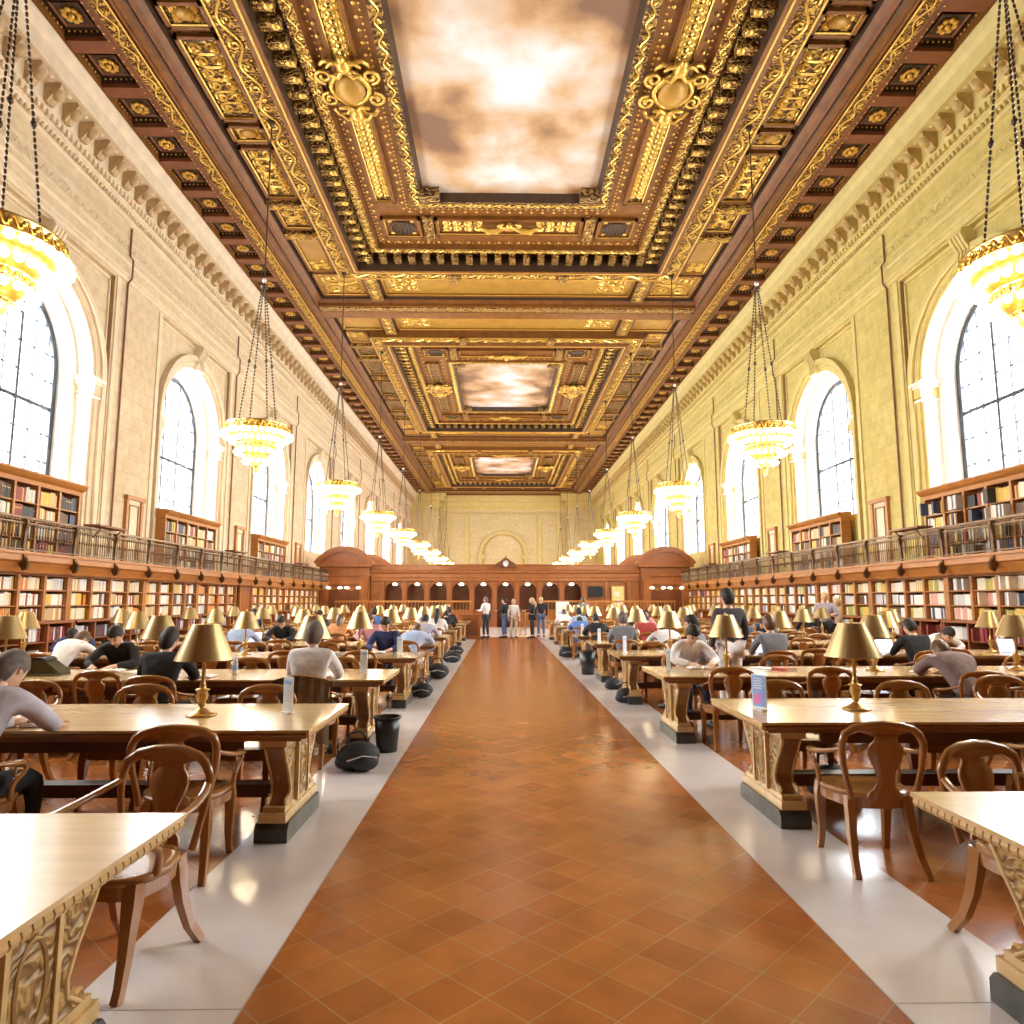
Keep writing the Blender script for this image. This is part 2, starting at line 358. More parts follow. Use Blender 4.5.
    run([(W, 13.2), (W-.1, 13.24), (W-.12, 13.34), (W-.22, 13.5), (W-.26, 13.52), (W-.26, 13.78), (W-.34, 13.84), (W-.34, 14.28), (W-.82, 14.32), (W-.86, 14.72), (W-.95, 14.85), (W-1.0, 15.0), (W-1.0, 15.2), (W, 15.2)], pl)
    # running wave ornament in the frieze
    yy = YN; path = []
    amp = 0.09
    while yy < YF:
        path.append((s*(WX-.01), yy, 12.49 + amp*math.sin(yy*2*PI/0.34))); yy += 0.0567 if yy < 50 else 0.17
    b.tube(path, 0.022, pl, k=4)
    obj = b.build(nm); structure(obj)
    # egg course, dentils and console brackets under the cornice: carved members of the wall
    e = MB(); k = 0
    y = YN + .3
    while y < YF - .5:
        e.ball((s*(W-.2), y, 13.38), 0.075, pl, 6, 4, sc=(.8, .55, 1.15)); y += 0.16 if y < 45 else 0.32
    y = YN + .3
    while y < YF - .5:
        e.box(s*(W-.36), s*(W-.24), y, y+.1, 13.58, 13.74, pl); y += 0.2
    structure(e.build('dentil_course', obj))
    e = MB(); y = YN + .4
    mb_ = M['mod_l'] if s < 0 else M['mod_r']
    while y < YF - .5:
        pr = [(s*(W-.3), 13.84), (s*(W-.44), 13.82), (s*(W-.52), 13.95), (s*(W-.68), 14.08), (s*(W-.76), 14.2), (s*(W-.74), 14.3), (s*(W-.3), 14.3)]
        e.prism(pr, 'y', y+.02, y+.30, mb_); e.ball((s*(W-.6), y+.16, 14.1), .19, mb_, 8, 6, sc=(.95, .85, 1.0)); e.ball((s*(W-.4), y+.16, 13.93), .13, mb_, 8, 6)
        e.ball((s*(W-.6), y+.52+.02, 14.29), .09, pl, 6, 4, sc=(1, 1, .4))
        y += 0.72
    structure(e.build('cornice_bracket_course', obj))
    return obj
M['mod_l'] = mat('tan_cornice_bracket', (0.50, 0.36, 0.20), 0.6, var=0.15)
M['mod_r'] = mat('ochre_cornice_bracket', (0.50, 0.36, 0.13), 0.6, var=0.15)
wl, wr = wall(-1), wall(1)

# conduits and drains on the piers
for s in (-1, 1):
    for i, c in enumerate(WINS[1:]):
        y = c + 3.62
        if y > 88 or c < 10: continue
        e = MB(); e.tube([(s*(WX-.05), y, 3.0), (s*(WX-.05), y, 11.35), (s*(WX-.16), y, 11.5), (s*(WX-.16), y, 12.1), (s*(WX-.05), y, 12.25), (s*(WX-.05), y, 13.15)], 0.028, 'oakdark', k=6)
        tag(e.build('wall_conduit'), 'thin dark vertical pipe on the %s beyond its %s arched window' % (SIDE[s], ORD[i]), 'pipe', 'dark pipes on the %s' % SIDE[s])

# end walls
b = MB()
b.quad((-11.9, YF, 0), (11.9, YF, 0), (11.9, YF, 15.6), (-11.9, YF, 15.6), 'stone_f')
for s in (-1, 1):
    b.box(s*8.3, s*11.9, YF-1.3, YF, 0, 15.2, 'stone_f')
    for z0, z1, e_ in ((13.2, 13.5, .12), (13.5, 14.2, .3), (14.2, 14.7, .8), (14.7, 15.2, 1.0)): b.box(s*(8.3-e_), s*11.9, YF-1.3-e_, YF, z0, z1, 'plaster_r')
    for x in (4.4, 6.9): b.box(s*x, s*(x+.5), YF-.15, YF, 3, 12.6, 'plaster_r')
for z0, z1, e_ in ((12.6, 12.75, .12), (13.2, 13.5, .15), (13.5, 14.2, .35), (14.2, 14.7, .85), (14.7, 15.2, 1.0)): b.box(-8.3, 8.3, YF-e_, YF, z0, z1, 'plaster_r')
b.box(-8.3, 8.3, YF-.4, YF, 0, 3.2, 'redwood')
for r0, r1, dy in ((2.55, 2.75, .2), (2.75, 3.05, .3)):
    for i in range(20):
        a0, a1 = PI*i/20, PI*(i+1)/20
        P0 = [(-r0*math.cos(a0), 7.4+r0*math.sin(a0)), (-r0*math.cos(a1), 7.4+r0*math.sin(a1)), (-r1*math.cos(a1), 7.4+r1*math.sin(a1)), (-r1*math.cos(a0), 7.4+r1*math.sin(a0))]
        vs = [(x, YF-dy, z) for x, z in P0] + [(x, YF, z) for x, z in P0]
        b.add(vs, [(0,1,2,3), (0,1,5,4), (2,3,7,6)], 'mod_r' if r0 < 2.7 else 'plaster_r')
    for q in (-1, 1): b.box(q*r0, q*r1, YF-dy, YF, 3.2, 7.4, 'mod_r' if r0 < 2.7 else 'plaster_r')
for q in (-1, 1): b.box(q*2.4, q*3.15, YF-.36, YF, 6.9, 7.4, 'plaster_r')
structure(b.build('wall_far'))
b = MB(); b.box(-12.2, 12.2, YN-.3, YN, -.3, 15.6, 'redwood2'); b.box(-2, 2, YN, YN+.1, 0, 4.2, 'redwood'); structure(b.build('wall_near'))  # unseen near wall, given dark wood to cut light from behind

# ================================================================ WINDOWS
def window(s, c, n):
    x = s*(WX + 0.95)
    root = empty('window_%d' % n, (x, c, 0)); structure(root)
    f = MB(); A = arch(RI); B = arch(RI - .17); T = .1
    for (p, q), (p2, q2) in zip(zip(A, B), zip(A[1:], B[1:])):
        P = [p, p2, q2, q]; vs = [(-T*s*.5, y, z) for y, z in P] + [(T*s*.5, y, z) for y, z in P]
        f.add(vs, [(0,1,2,3), (4,5,6,7), (2,3,7,6), (0,1,5,4)], 'dark_frame')
    f.box(-.05, .05, -RI, RI, SILL, SILL+.12, 'dark_frame')
    structure(f.build('window_frame', root))
    g = MB(); r = RI - .15
    for k in range(-3, 4):
        y = k * 0.56; top = SPR + math.sqrt(max(0, r*r - y*y)); th = .045 if k in (-1, 1) else .018
        g.box(-.03, .03, y-th, y+th, SILL, top, 'dark_frame')
    z = SILL + .75
    while z < SPR + r - .1:
        hw = r if z < SPR else math.sqrt(r*r - (z-SPR)**2)
        th = .05 if abs(z - 6.85) < .2 or abs(z-SPR) < .3 and False else .016
        g.box(-.028, .028, -hw, hw, z-th, z+th, 'dark_frame'); z += .75
    structure(g.build('muntin_grid', root))
    h = MB(); P = arch(RI - .02, SILL + .02); h.add([(s*.04, y, z) for y, z in P], [tuple(range(len(P)))], 'glass')
    structure(h.build('window_pane', root))
n = 1
for s in (-1, 1):
    for c in WINS: window(s, c, n); n += 1

# ================================================================ CEILING
CE = MB()   # one body: boards, bands and mouldings
def ring(a, z0, b_, z1, mt, c):
    (ax, ay), (bx, by) = a, b_
    A = [(-ax, c-ay, z0), (ax, c-ay, z0), (ax, c+ay, z0), (-ax, c+ay, z0)]; B = [(-bx, c-by, z1), (bx, c-by, z1), (bx, c+by, z1), (-bx, c+by, z1)]
    for i in range(4): CE.quad(A[i], A[(i+1) % 4], B[(i+1) % 4], B[i], mt)
CEN = [17.9, 45.3, 72.7]; CPIT = 27.4
ZB = 15.1
cy0 = -9.5 + 0
ALLC = [CEN[0] - CPIT] + CEN
# outside border: wood strip with square coffers
for s in (-1, 1):
    CE.box(s*10.98, s*11.3, YN, YF, 15.0, 15.5, 'cwood')
    CE.box(s*10.9, s*10.98, YN, YF, 15.06, 15.5, 'cwood')
    CE.box(s*9.66, s*9.86, YN, YF, 15.08, 15.5, 'cred')
    CE.box(s*9.66, s*11.2, YN, YF, 15.34, 15.5, 'cdark')
    CE.box(s*9.26, s*9.66, YN, YF, 15.04, 15.5, 'cgold')       # carved gold band
    CE.tube([(s*9.26, YN, 15.04), (s*9.26, YF, 15.04)], .03, 'gold', k=5); CE.tube([(s*9.66, YN, 15.04), (s*9.66, YF, 15.04)], .03, 'cwood', k=5)
    CE.box(s*8.72, s*9.26, YN, YF, 15.1, 15.5, 'cwood'); CE.box(s*8.80, s*8.84, YN, YF, 15.06, 15.12, 'cdark'); CE.box(s*9.12, s*9.18, YN, YF, 15.05, 15.12, 'cwood'); CE.tube([(s*8.74, YN, 15.1), (s*8.74, YF, 15.1)], .03, 'cred', k=5)
    y = -4.6
    while y < YF - 1:
        CE.box(s*9.86, s*10.9, y-.2, y+.2, 15.1, 15.5, 'cred')       # rails between coffers
        CE.box(s*9.9, s*10.9, y-.24, y-.2, 15.2, 15.5, 'cdark'); CE.box(s*9.9, s*10.9, y+.2, y+.24, 15.2, 15.5, 'cdark')
        y += 1.57
ROS = []
for s in (-1, 1):
    y = -4.6 + .785
    while y < YF - 1.5:
        ROS.append((s, y)); y += 1.57
CE.box(-9.3, 9.3, YF-4.3, YF, 15.1, 15.5, 'cwood'); CE.box(-9.3, 9.3, YF-3.6, YF-3.2, 15.04, 15.5, 'cgold')
CE.box(-11.9, 11.9, YF-1.2, YF, 15.0, 15.5, 'cwood')
def tubexy(path, z, r, mt, k=4): CE.tube([(x, y, z) for x, y in path], r, mt, k=k, cap=False)
def scroll_line(p0, p1, wdt, z, mt, pitch=.75, fine=True, r=.035):
    """running scroll: alternating spirals linked by a wavy stem, cut in relief"""
    (x0, y0), (x1, y1) = p0, p1; L = math.hypot(x1-x0, y1-y0); n = max(1, round(L/pitch)); P = L/n
    ux, uy = (x1-x0)/L, (y1-y0)/L; vx, vy = -uy, ux
    pt = lambda a, b_: (x0 + ux*a + vx*b_, y0 + uy*a + vy*b_)
    m = 4 if not fine else 6
    wave = [pt(P*j/m, wdt*.30*math.sin(PI*j/m)) for j in range(n*m+1)]
    tubexy(wave, z, r, mt)
    for i in range(n):
        sg = 1 if i % 2 == 0 else -1; cx = P*(i+.5)
        st = 9 if fine else 5; path = []
        for j in range(st):
            t = j/(st-1); a = t*2.4*PI*1.0; rr = wdt*.34*(1-t*.75)
            path.append(pt(cx + math.cos(a)*rr*1.05, -sg*wdt*.06 + sg*math.sin(a)*rr*-1))
        tubexy(path, z-.005, r*.85, mt)
def relief(x0, x1, y0, y1, z, mt, dense=1.0, r=.04):
    """symmetrical acanthus-scroll relief filling a panel"""
    cx, cy, hw, hh = (x0+x1)/2, (y0+y1)/2, abs(x1-x0)/2*.88, abs(y1-y0)/2*.9
    CE.ball((cx, cy, z), min(hw, hh)*.24, mt, 8, 4, sc=(1, 1, .45))
    rr0 = min(hw, hh)
    nx, ny = max(1, round(hw/rr0)), max(1, round(hh/rr0))
    for i in range(nx):
        for j in range(ny):
            ox, oy = (i+.5)*hw/nx, (j+.5)*hh/ny; R0 = min(hw/nx, hh/ny)*.5
            for qx in (-1, 1):
                for qy in (-1, 1):
                    P = []
                    for t in range(11):
                        u = t/10; a = -PI*.5 + u*3.0*PI; q = R0*(1-u*.8)
                        P.append((cx + qx*(ox + math.cos(a)*q), cy + qy*(oy + math.sin(a)*q)))
                    P.insert(0, (cx + qx*(ox-R0*1.2), cy + qy*(oy-R0*1.05)))
                    tubexy(P, z, r, mt)
                    CE.ball((cx+qx*(ox+R0*.9), cy+qy*(oy+R0*.9), z), R0*.22, mt, 5, 3, sc=(1, 1, .5))
                    CE.ball((cx+qx*ox, cy+qy*oy, z), R0*.2, mt, 5, 3, sc=(1, 1, .5))
def beads(p0, p1, z, mt='gold', pitch=.2, r=.035):
    (x0, y0), (x1, y1) = p0, p1; L = math.hypot(x1-x0, y1-y0); n = int(L/pitch)
    for i in range(n+1):
        t = (i+.5)/(n+1); x, y = x0+(x1-x0)*t, y0+(y1-y0)*t
        CE.add([(x-r,y,z), (x,y-r,z), (x+r,y,z), (x,y+r,z), (x,y,z-r)], [(0,1,4),(1,2,4),(2,3,4),(3,0,4)], mt, True)
def rectline(fn, dx, dy, c, **k):
    P = [(-dx, c-dy), (dx, c-dy), (dx, c+dy), (-dx, c+dy)]
    for i in range(4): fn(P[i], P[(i+1) % 4], **k)
def panel(x0, x1, y0, y1, z, mt, frame='cwood', rel=None, fr='gold', depth=.12, lvl=0):
    """sunk panel: moulded frame on the ceiling level z and the field above it"""
    t = .1
    CE.box(x0, x1, y0, y1, z-.01, z+.03, mt)
    for a in ((x0, x1, y0, y0+t), (x0, x1, y1-t, y1), (x0, x0+t, y0, y1), (x1-t, x1, y0, y1)): CE.box(*a, z-depth, z, frame)
    CE.tube([(x0+t, y0+t, z-depth*.6), (x1-t, y0+t, z-depth*.6), (x1-t, y1-t, z-depth*.6), (x0+t, y1-t, z-depth*.6), (x0+t, y0+t, z-depth*.6)], .028, fr, k=4, cap=False)
    if rel: relief(x0+t, x1-t, y0+t, y1-t, z-.03, rel)
for ci, c in enumerate(ALLC):
    far = ci >= 2; fine = ci <= 1
    # cross beams joining the side beams
    CE.box(-8.8, 8.8, c-13.75, c-13.0, 15.06, 15.5, 'cwood') if ci else None
    CE.box(-8.72, 8.72, c+13.0, c+13.7, 15.06, 15.5, 'cwood')
    CE.box(-8.72, 8.72, c+13.12, c+13.5, 15.02, 15.1, 'cgold')
    ring((8.72, 13.05), 15.1, (8.66, 13.0), 15.2, 'cwood', c); ring((8.66, 13.0), 15.2, (8.55, 12.9), 15.34, 'cwood', c)
    ring((8.55, 12.9), 15.34, (8.5, 12.85), 15.55, 'cdark', c)
    ring((8.5, 12.85), 15.55, (7.2, 10.4), 15.55, 'cwood', c)
    ring((7.2, 10.4), 15.55, (7.12, 10.34), 15.14, 'cwood', c)
    ring((7.12, 10.34), 15.12, (6.5, 9.72), 15.12, 'cgold', c)
    rectline(lambda a, b_, **k: CE.tube([(a[0], a[1], 15.11), (b_[0], b_[1], 15.11)], .035, 'gold', k=5), 7.1, 10.32, c)
    ring((6.5, 9.72), 15.12, (6.45, 9.66), 14.98, 'cwood', c); ring((6.45, 9.66), 14.98, (6.15, 9.36), 14.98, 'cwood', c)
    rectline(lambda a, b_, **k: CE.tube([(a[0], a[1], 14.98), (b_[0], b_[1], 14.98)], .035, 'gold', k=5), 6.3, 9.5, c)
    ring((6.15, 9.36), 14.98, (6.1, 9.3), 15.62, 'cdark', c)
    ring((6.1, 9.3), 15.62, (5.5, 8.7), 15.62, 'cdark', c)
    ring((5.5, 8.7), 15.62, (5.5, 8.7), 15.42, 'cwood', c); ring((5.5, 8.7), 15.42, (5.18, 8.38), 15.42, 'cgold', c); ring((5.18, 8.38), 15.42, (5.15, 8.35), 15.62, 'cwood', c)
    ring((5.15, 8.35), 15.62, (3.45, 5.55), 15.62, 'cwood', c)
    ring((3.5, 5.6), 15.62, (3.48, 5.58), 15.5, 'cwood', c); ring((3.48, 5.58), 15.5, (3.12, 5.2), 15.5, 'cgold2', c); ring((3.12, 5.2), 15.5, (3.02, 5.1), 15.8, 'cdark', c)
    # running scrolls and bead courses
    rectline(scroll_line, 6.8, 10.02, c, wdt=.5, z=15.1, mt='gold', fine=fine)
    rectline(scroll_line, 5.34, 8.54, c, wdt=.24, z=15.41, mt='gold', pitch=.3, fine=False, r=.02)
    for dx, dy, z, p in ((5.02, 8.2, 15.6, .22), (4.9, 8.1, 15.58, .4), (3.68, 5.8, 15.6, .2), (3.8, 5.95, 15.58, .4)):
        rectline(beads, dx, dy, c, z=z, pitch=p*(1 if fine else 1.6), r=.04 if p < .3 else .06)
    rectline(scroll_line, 3.3, 5.4, c, wdt=.26, z=15.49, mt='gold', pitch=.34, fine=False, r=.025)
    # brackets standing in the dark cove
    for q in (-1, 1):
        y = c - 9.0
        while y < c + 9.05:
            CE.box(q*5.58, q*6.1, y-.13, y+.13, 15.24, 15.6, 'cgold'); CE.ball((q*5.72, y, 15.3), .15, 'gold', 6, 4, sc=(1, .85, .8)); y += .58
        x = -5.65
        while x < 5.7:
            yy = c + q*9.0; CE.box(x-.13, x+.13, min(yy-.3, yy+.3), max(yy-.3, yy+.3), 15.24, 15.6, 'cgold'); x += .58
    # notched corners of the picture frame
    for qx in (-1, 1):
        for qy in (-1, 1):
            x0, y0 = qx*3.1, c+qy*5.2
            CE.box(qx*2.45, qx*3.15, c+qy*4.72, c+qy*5.25, 15.45, 15.8, 'cgold2')
    # inner side panels with raised borders, square corner panels and end panels
    for q in (-1, 1):
        for ya, yb in ((c-5.3, c-.75), (c+.75, c+5.3)):
            panel(q*4.02 if q > 0 else -4.78, q*4.78 if q > 0 else -4.02, ya, yb, 15.6, 'cgold2', rel='gold' if fine else None)
        panel(q*4.02 if q > 0 else -4.78, q*4.78 if q > 0 else -4.02, c-.7, c+.7, 15.6, 'cgold')
        for qy in (-1, 1):
            ya, yb = sorted((c+qy*6.3, c+qy*7.7)); xa, xb = sorted((q*3.3, q*4.75))
            panel(xa, xb, ya, yb, 15.6, 'cwood', rel=None, fr='gold')
            for e1 in (-.42, .42):
                for e2 in (-.42, .42): CE.ball(((xa+xb)/2+e1, (ya+yb)/2+e2, 15.57), .09, 'gold', 6, 3, sc=(1, 1, .5))
        ya, yb = sorted((c+q*6.3, c+q*7.5)); panel(-2.75, 2.75, ya, yb, 15.6, 'cwood', rel=None)
        for qx in (-1, 1):
            CE.box(qx*2.82, qx*3.2, ya-.1, yb+.3, 15.46, 15.62, 'cgold'); relief(qx*.9 if qx > 0 else -2.6, qx*2.6 if qx > 0 else -.9, ya+.2, yb-.2, 15.57, 'gold') if fine else None
    # outer panel ring: carved long panels, cross bands, small tablets
    for q in (-1, 1):
        X0, X1 = (7.3, 8.42) if q > 0 else (-8.42, -7.3)
        for ya, yb, kind in ((-10.4, -8.7, 's'), (-8.2, -6.6, 't'), (-6.1, -3.3, 'r'), (-3.1, -2.3, 'e'), (-2.1, 1.0, 'r'), (1.2, 2.0, 'e'), (2.2, 5.0, 'r'), (5.6, 7.0, 't'), (7.6, 10.4, 's')):
            panel(X0, X1, c+ya, c+yb, 15.53, 'cgold2' if kind != 's' else 'smoothgold', rel=('gold' if kind != 's' and fine else None))
            if kind == 'e': CE.ball(((X0+X1)/2, c+(ya+yb)/2, 15.5), .26, 'smoothgold', 10, 5, sc=(1.1, .8, .4))
            if kind == 's':
                for e_ in (ya+.5 if ya < 0 else yb-.5,): relief(X0+.1, X1-.1, c+e_-.45, c+e_+.45, 15.5, 'gold')
        for y in (-8.45, -6.35, 5.3, 7.3):
            CE.box(X0-.1, X1+.1, c+y-.2, c+y+.2, 15.3, 15.54, 'cgold'); 
            if fine: scroll_line((X0, c+y), (X1, c+y), .3, 15.29, 'gold', .4, True, .025)
        # end panels
        ya, yb = sorted((c+q*10.55, c+q*12.75))
        for xa, xb, mt, rl in ((-8.4, -6.3, 'smoothgold', 1), (-5.6, 5.6, 'smoothgold', 0), (6.3, 8.4, 'smoothgold', 1)):
            panel(xa, xb, ya, yb, 15.53, mt, rel='gold' if rl and fine else None)
            if not rl:
                for qx in (-1, 1): relief(qx*4.6-.75, qx*4.6+.75, ya+.35, yb-.35, 15.5, 'gold')
        for qx in (-1, 1): CE.box(qx*5.68, qx*6.22, ya-.1, yb+.1, 15.25, 15.54, 'cgold'); scroll_line((qx*5.95, ya), (qx*5.95, yb), .34, 15.24, 'gold', .55, fine, .03)
        for xq in (-2.3, 2.3): CE.box(xq-.18, xq+.18, *sorted((c+q*9.75, c+q*10.4)), 14.95, 15.14, 'cgold')
for s in (-1, 1):
    scroll_line((s*9.46, 8), (s*9.46, 58), .3, 15.03, 'gold', .46, False, .024)
    beads((s*9.82, 8), (s*9.82, 60), 15.07, 'gold', .22, .03); beads((s*10.94, 8), (s*10.94, 60), 15.05, 'gold', .22, .025)
# roof slab above everything, keeps the daylight out
CE.box(-12.9, 12.9, YN-.3, YF+.3, 15.86, 16.0, 'cdark')
for s in (-1, 1): CE.box(s*11.1, s*12.9, YN-.3, YF+.3, 15.45, 15.9, 'cdark')
ceil = CE.build('ceiling'); structure(ceil)
for c in ALLC[:]:
    p = MB(); p.box(-3.06, 3.06, c-5.14, c+5.14, 15.8, 15.84, 'sky'); o = p.build('cloud_painting', ceil); structure(o, 'painted canvas of clouds set in the ceiling')
rp = MB()
rp.box(-.34, .34, -.34, .34, -.02, .02, 'cdark')
for i in range(8): rp.ball((.17*math.cos(i*PI/4), .17*math.sin(i*PI/4), -.05), .085, 'gold', 6, 4, sc=(1, 1, .6))
rp.ball((0, 0, -.07), .08, 'gold', 6, 4)
for i in range(4):
    T = Matrix.Rotation(i*PI/2, 4, 'Z')
    rp.add([(T @ Vector(p))[:] for p in ((-.34, -.34, -.05), (.34, -.34, -.05), (.34, -.3, -.02), (-.34, -.3, -.02))], [(0,1,2,3)], 'cred')
    for j in range(6): rp.ball(tuple(T @ Vector((-.34 + j*.136, -.46, -.06))), .028, 'gold', 4, 3)
ro = None; cnt = 0; extra = []
for s, y in sorted(ROS, key=lambda t: t[1] if t[1] > 11 else 200 + t[1]):
    if cnt >= 98: extra.append((s, y)); continue
    if ro is None: ro = rp.build('coffer_rosette', ceil); o = ro
    else: o = ro.copy(); COL.objects.link(o)
    o.location = (s*10.4, y, 15.31); cnt += 1
ex = MB()
for s, y in extra: ex.add([(v[0]+s*10.4, v[1]+y, v[2]+15.31) for v in rp.v], rp.f, 'gold', True)
if ex.v: tag(ex.build('coffer_rosette', ceil), kind='stuff')
# shields with scrolls and cherubs, and the figures over the end panels
def cartouche():
    r = empty('gilded_shield', kind='structure')
    b = MB(); b.ball((0, 0, -.1), .52, 'smoothgold', 16, 8, sc=(.8, 1.0, .5)); b.build('shield_boss', r)
    b = MB()
    b.tube([(.5*math.cos(a)*(.95+.08*math.cos(4*a)), .62*math.sin(a), -.08) for a in [i*PI/12 for i in range(25)]], .075, 'gold', k=6)
    for q in (-1, 1):
        for w_ in (-1, 1):
            P = []
            for t in range(14):
                u = t/13; a = -.5*PI + u*2.8*PI; rr = .26*(1-.75*u); P.append((q*(.62 + math.cos(a)*rr), w_*(.42 + math.sin(a)*rr), -.08))
            b.tube(P, .05, 'gold', k=5)
            b.tube([(q*.1, w_*.7, -.05), (q*.25, w_*.95, -.12), (q*.5, w_*1.0, -.1), (q*.62, w_*.82, -.05)], .06, 'gold', k=5)
    b.build('scroll_frame', r)
    for w_ in (-1, 1):
        b = MB(); T = Matrix.Translation((0, w_*.92, -.18))
        b.ball((0, 0, 0), .17, 'gold', 8, 6, T, (1.2, 1.5, 1)); b.ball((.0, w_*.26, -.03), .11, 'gold', 8, 6, T)
        for q in (-1, 1): b.tube([(q*.12, w_*.1, 0), (q*.3, w_*.14, -.05), (q*.44, w_*-.04, -.02)], [.07, .05, .035], 'gold', k=6, T=T); b.tube([(q*.08, w_*-.2, 0), (q*.2, w_*-.36, -.05), (q*.42, w_*-.3, -.02)], [.08, .06, .04], 'gold', k=6, T=T)
        b.build('cherub_figure', r)
    return r
proto = cartouche(); first = True
for c in ALLC:
    for q in (-1, 1):
        o = proto if first else copy_tree(proto); first = False
        o.location = (q*4.4, c-.4, 15.5); o.parent = ceil
def figures():
    b = MB()
    b.ball((0, 0, 0), .2, 'gold', 8, 5, sc=(1.6, .6, .6))
    for q in (-1, 1):
        b.tube([(q*.25, 0, 0), (q*.5, .05, -.08), (q*.8, .12, -.05), (q*1.0, .0, -.02), (q*1.2, .14, 0)], [.1, .13, .11, .08, .04], 'gold', k=6)
        b.ball((q*.78, .2, -.08), .09, 'gold', 6, 5); b.tube([(q*.3, -.05, 0), (q*.42, -.25, -.05), (q*.2, -.3, -.03)], [.08, .06, .05], 'gold', k=6)
    b.ball((0, -.25, -.05), .13, 'gold', 8, 5)
    return b.build('gilded_figures', ceil)
fo = figures(); first = True
for c in ALLC:
    for q in (-1, 1):
        o = fo if first else fo.copy()
        if not first: COL.objects.link(o)
        first = False; o.location = (0, c+q*6.75, 15.42); o.rotation_euler = (0, 0, 0 if q > 0 else PI); structure(o)
g = MB(); g.lathe([(.0, 0), (.42, 0), (.46, -.04), (.42, -.05)], (0, 0, 0), 'cdark', k=20)
for i in range(9):
    x = -.4 + i*.1; h = math.sqrt(max(.001, .42**2 - x*x)); g.tube([(x, -h, -.04), (x, h, -.04)], .015, 'iron', k=4)
go = g.build('ceiling_grille', ceil); first = True
for c in ALLC:
    for qx in (-1, 1):
        for qy in (-1, 1):
            o = go if first else go.copy()
            if not first: COL.objects.link(o)
            first = False; o.location = (qx*4.02, c+qy*7.0, 15.56); structure(o)
for o in list(bpy.data.objects):
    if o.parent is not None and o.parent.name.startswith('gilded_shield'): pass
# ================================================================ GALLERIES, DOORS
def gallery(s):
    X = lambda x: s*x; Y0, Y1 = 3.2, 42.2
    b = MB()
    b.box(X(10.72), X(12.0), Y0, Y1, 2.52, 2.62, 'oakdark')
    b.prism([(X(10.95), 2.2), (X(10.78), 2.22), (X(10.74), 2.3), (X(10.66), 2.42), (X(10.6), 2.46), (X(10.6), 2.62), (X(10.95), 2.62)], 'y', Y0, Y1, 'oak')
    b.box(X(10.55), X(10.62), Y0, Y1, 2.6, 2.66, 'oak')
    structure(b.build('gallery_floor'))
    root = empty('gallery_railing', (X(10.62), 0, 2.66), 0, 'bronze balustrade with scrolled posts along the gallery of the %s' % SIDE[s], 'railing')
    t = MB(); t.box(-.05, .05, Y0, Y1, .70, .75, 'iron'); t.box(-.02, .02, Y0, Y1, .60, .63, 'iron'); t.build('top_rail', root)
    t = MB(); t.box(-.02, .02, Y0, Y1, .03, .06, 'iron'); t.build('bottom_rail', root)
    k = 0; y = 17.2 - 1.9 - 1.8*6; post = None; panel_ = None
    while y < Y1:
        if post is None:
            p = MB()
            p.prism([(s*-.03, -.42), (s*-.12, -.36), (s*-.14, -.24), (s*-.06, -.12), (s*-.02, .1), (s*-.04, .45), (s*-.07, .6), (s*-.05, .72), (s*.05, .72), (s*.04, .1), (s*.06, -.1), (s*.04, -.3)], 'y', -.045, .045, 'iron')
            post = p.build('scrolled_post', root); o = post
        else: o = post.copy(); COL.objects.link(o)
        o.location = (0, y, 0)
        if y + 1.8 < Y1 + .5:
            if panel_ is None:
                p = MB()
                for i in range(17):
                    yy = .1 + i*.1; p.tube([(0, yy, .03), (0, yy, .61)], .011, 'iron', k=4, cap=False)
                    p.ball((0, yy, .34), .024, 'iron', 4, 3, sc=(1, 1, 2))
                    if i < 16: p.tube([(0, yy, .52), (0, yy+.05, .59), (0, yy+.1, .52)], .008, 'iron', k=3, cap=False); p.tube([(0, yy, .63), (0, yy+.05, .69), (0, yy+.1, .63)], .008, 'iron', k=3, cap=False)
                panel_ = p.build('baluster_grille', root); o = panel_
            else: o = panel_.copy(); COL.objects.link(o)
            o.location = (0, y, 0)
        y += 1.8
    # reading ledges on the rail
    for i, c in enumerate(WINS[1:4]):
        l = MB(); l.box(-.28, .12, -.68, .68, .0, .045, 'oakdark')
        r = empty('reading_ledge', (X(10.6), c+1.05, 3.45), 0, 'small sloping wooden ledge on the gallery rail of the %s, %s along' % (SIDE[s], ORD[i]), 'ledge', None)
        if s < 0: r.scale.x = -1
        l.build('ledge_top', r)
        for q in (-.45, .45):
            e = MB(); e.tube([(-.22, q, 0), (0.0, q, -.28)], .02, 'oakdark', k=4); e.build('strut', r)
for s in (-1, 1): gallery(s)
dn = 1
def door(s, y, z0, z1, w_, xw=WX, mid='cdoor'):
    global dn
    r = empty('door_%d' % dn, (s*xw, y, z0)); structure(r); dn += 1; h = z1 - z0; X = lambda x: -s*x
    b = MB()
    b.box(X(0), X(.10), -w_/2-.1, -w_/2+.03, 0, h+.02, 'oak'); b.box(X(0), X(.10), w_/2-.03, w_/2+.1, 0, h+.02, 'oak'); b.box(X(0), X(.14), -w_/2-.15, w_/2+.15, h, h+.12, 'oak')
    structure(b.build('door_frame', r))
    b = MB(); b.box(X(0), X(.05), -w_/2, w_/2, 0, h, mid)
    for a, e in ((.12, h*.4), (h*.46, h-.15)):
        for q in ((-w_/2+.12, -w_/2+.16), (w_/2-.16, w_/2-.12)): b.box(X(.04), X(.07), q[0], q[1], a, e, 'oakdark')
        for q in (a, e-.04): b.box(X(.04), X(.07), -w_/2+.12, w_/2-.12, q, q+.04, 'oakdark')
    structure(b.build('door_leaf', r))
M['cdoor'] = mat('pale_oak_door', (0.62, 0.46, 0.27), 0.35, var=0.08, coat=.3)
for s in (-1, 1):
    for c in WINS[0:4]: door(s, c+4.85, 2.62, 4.72, .8)
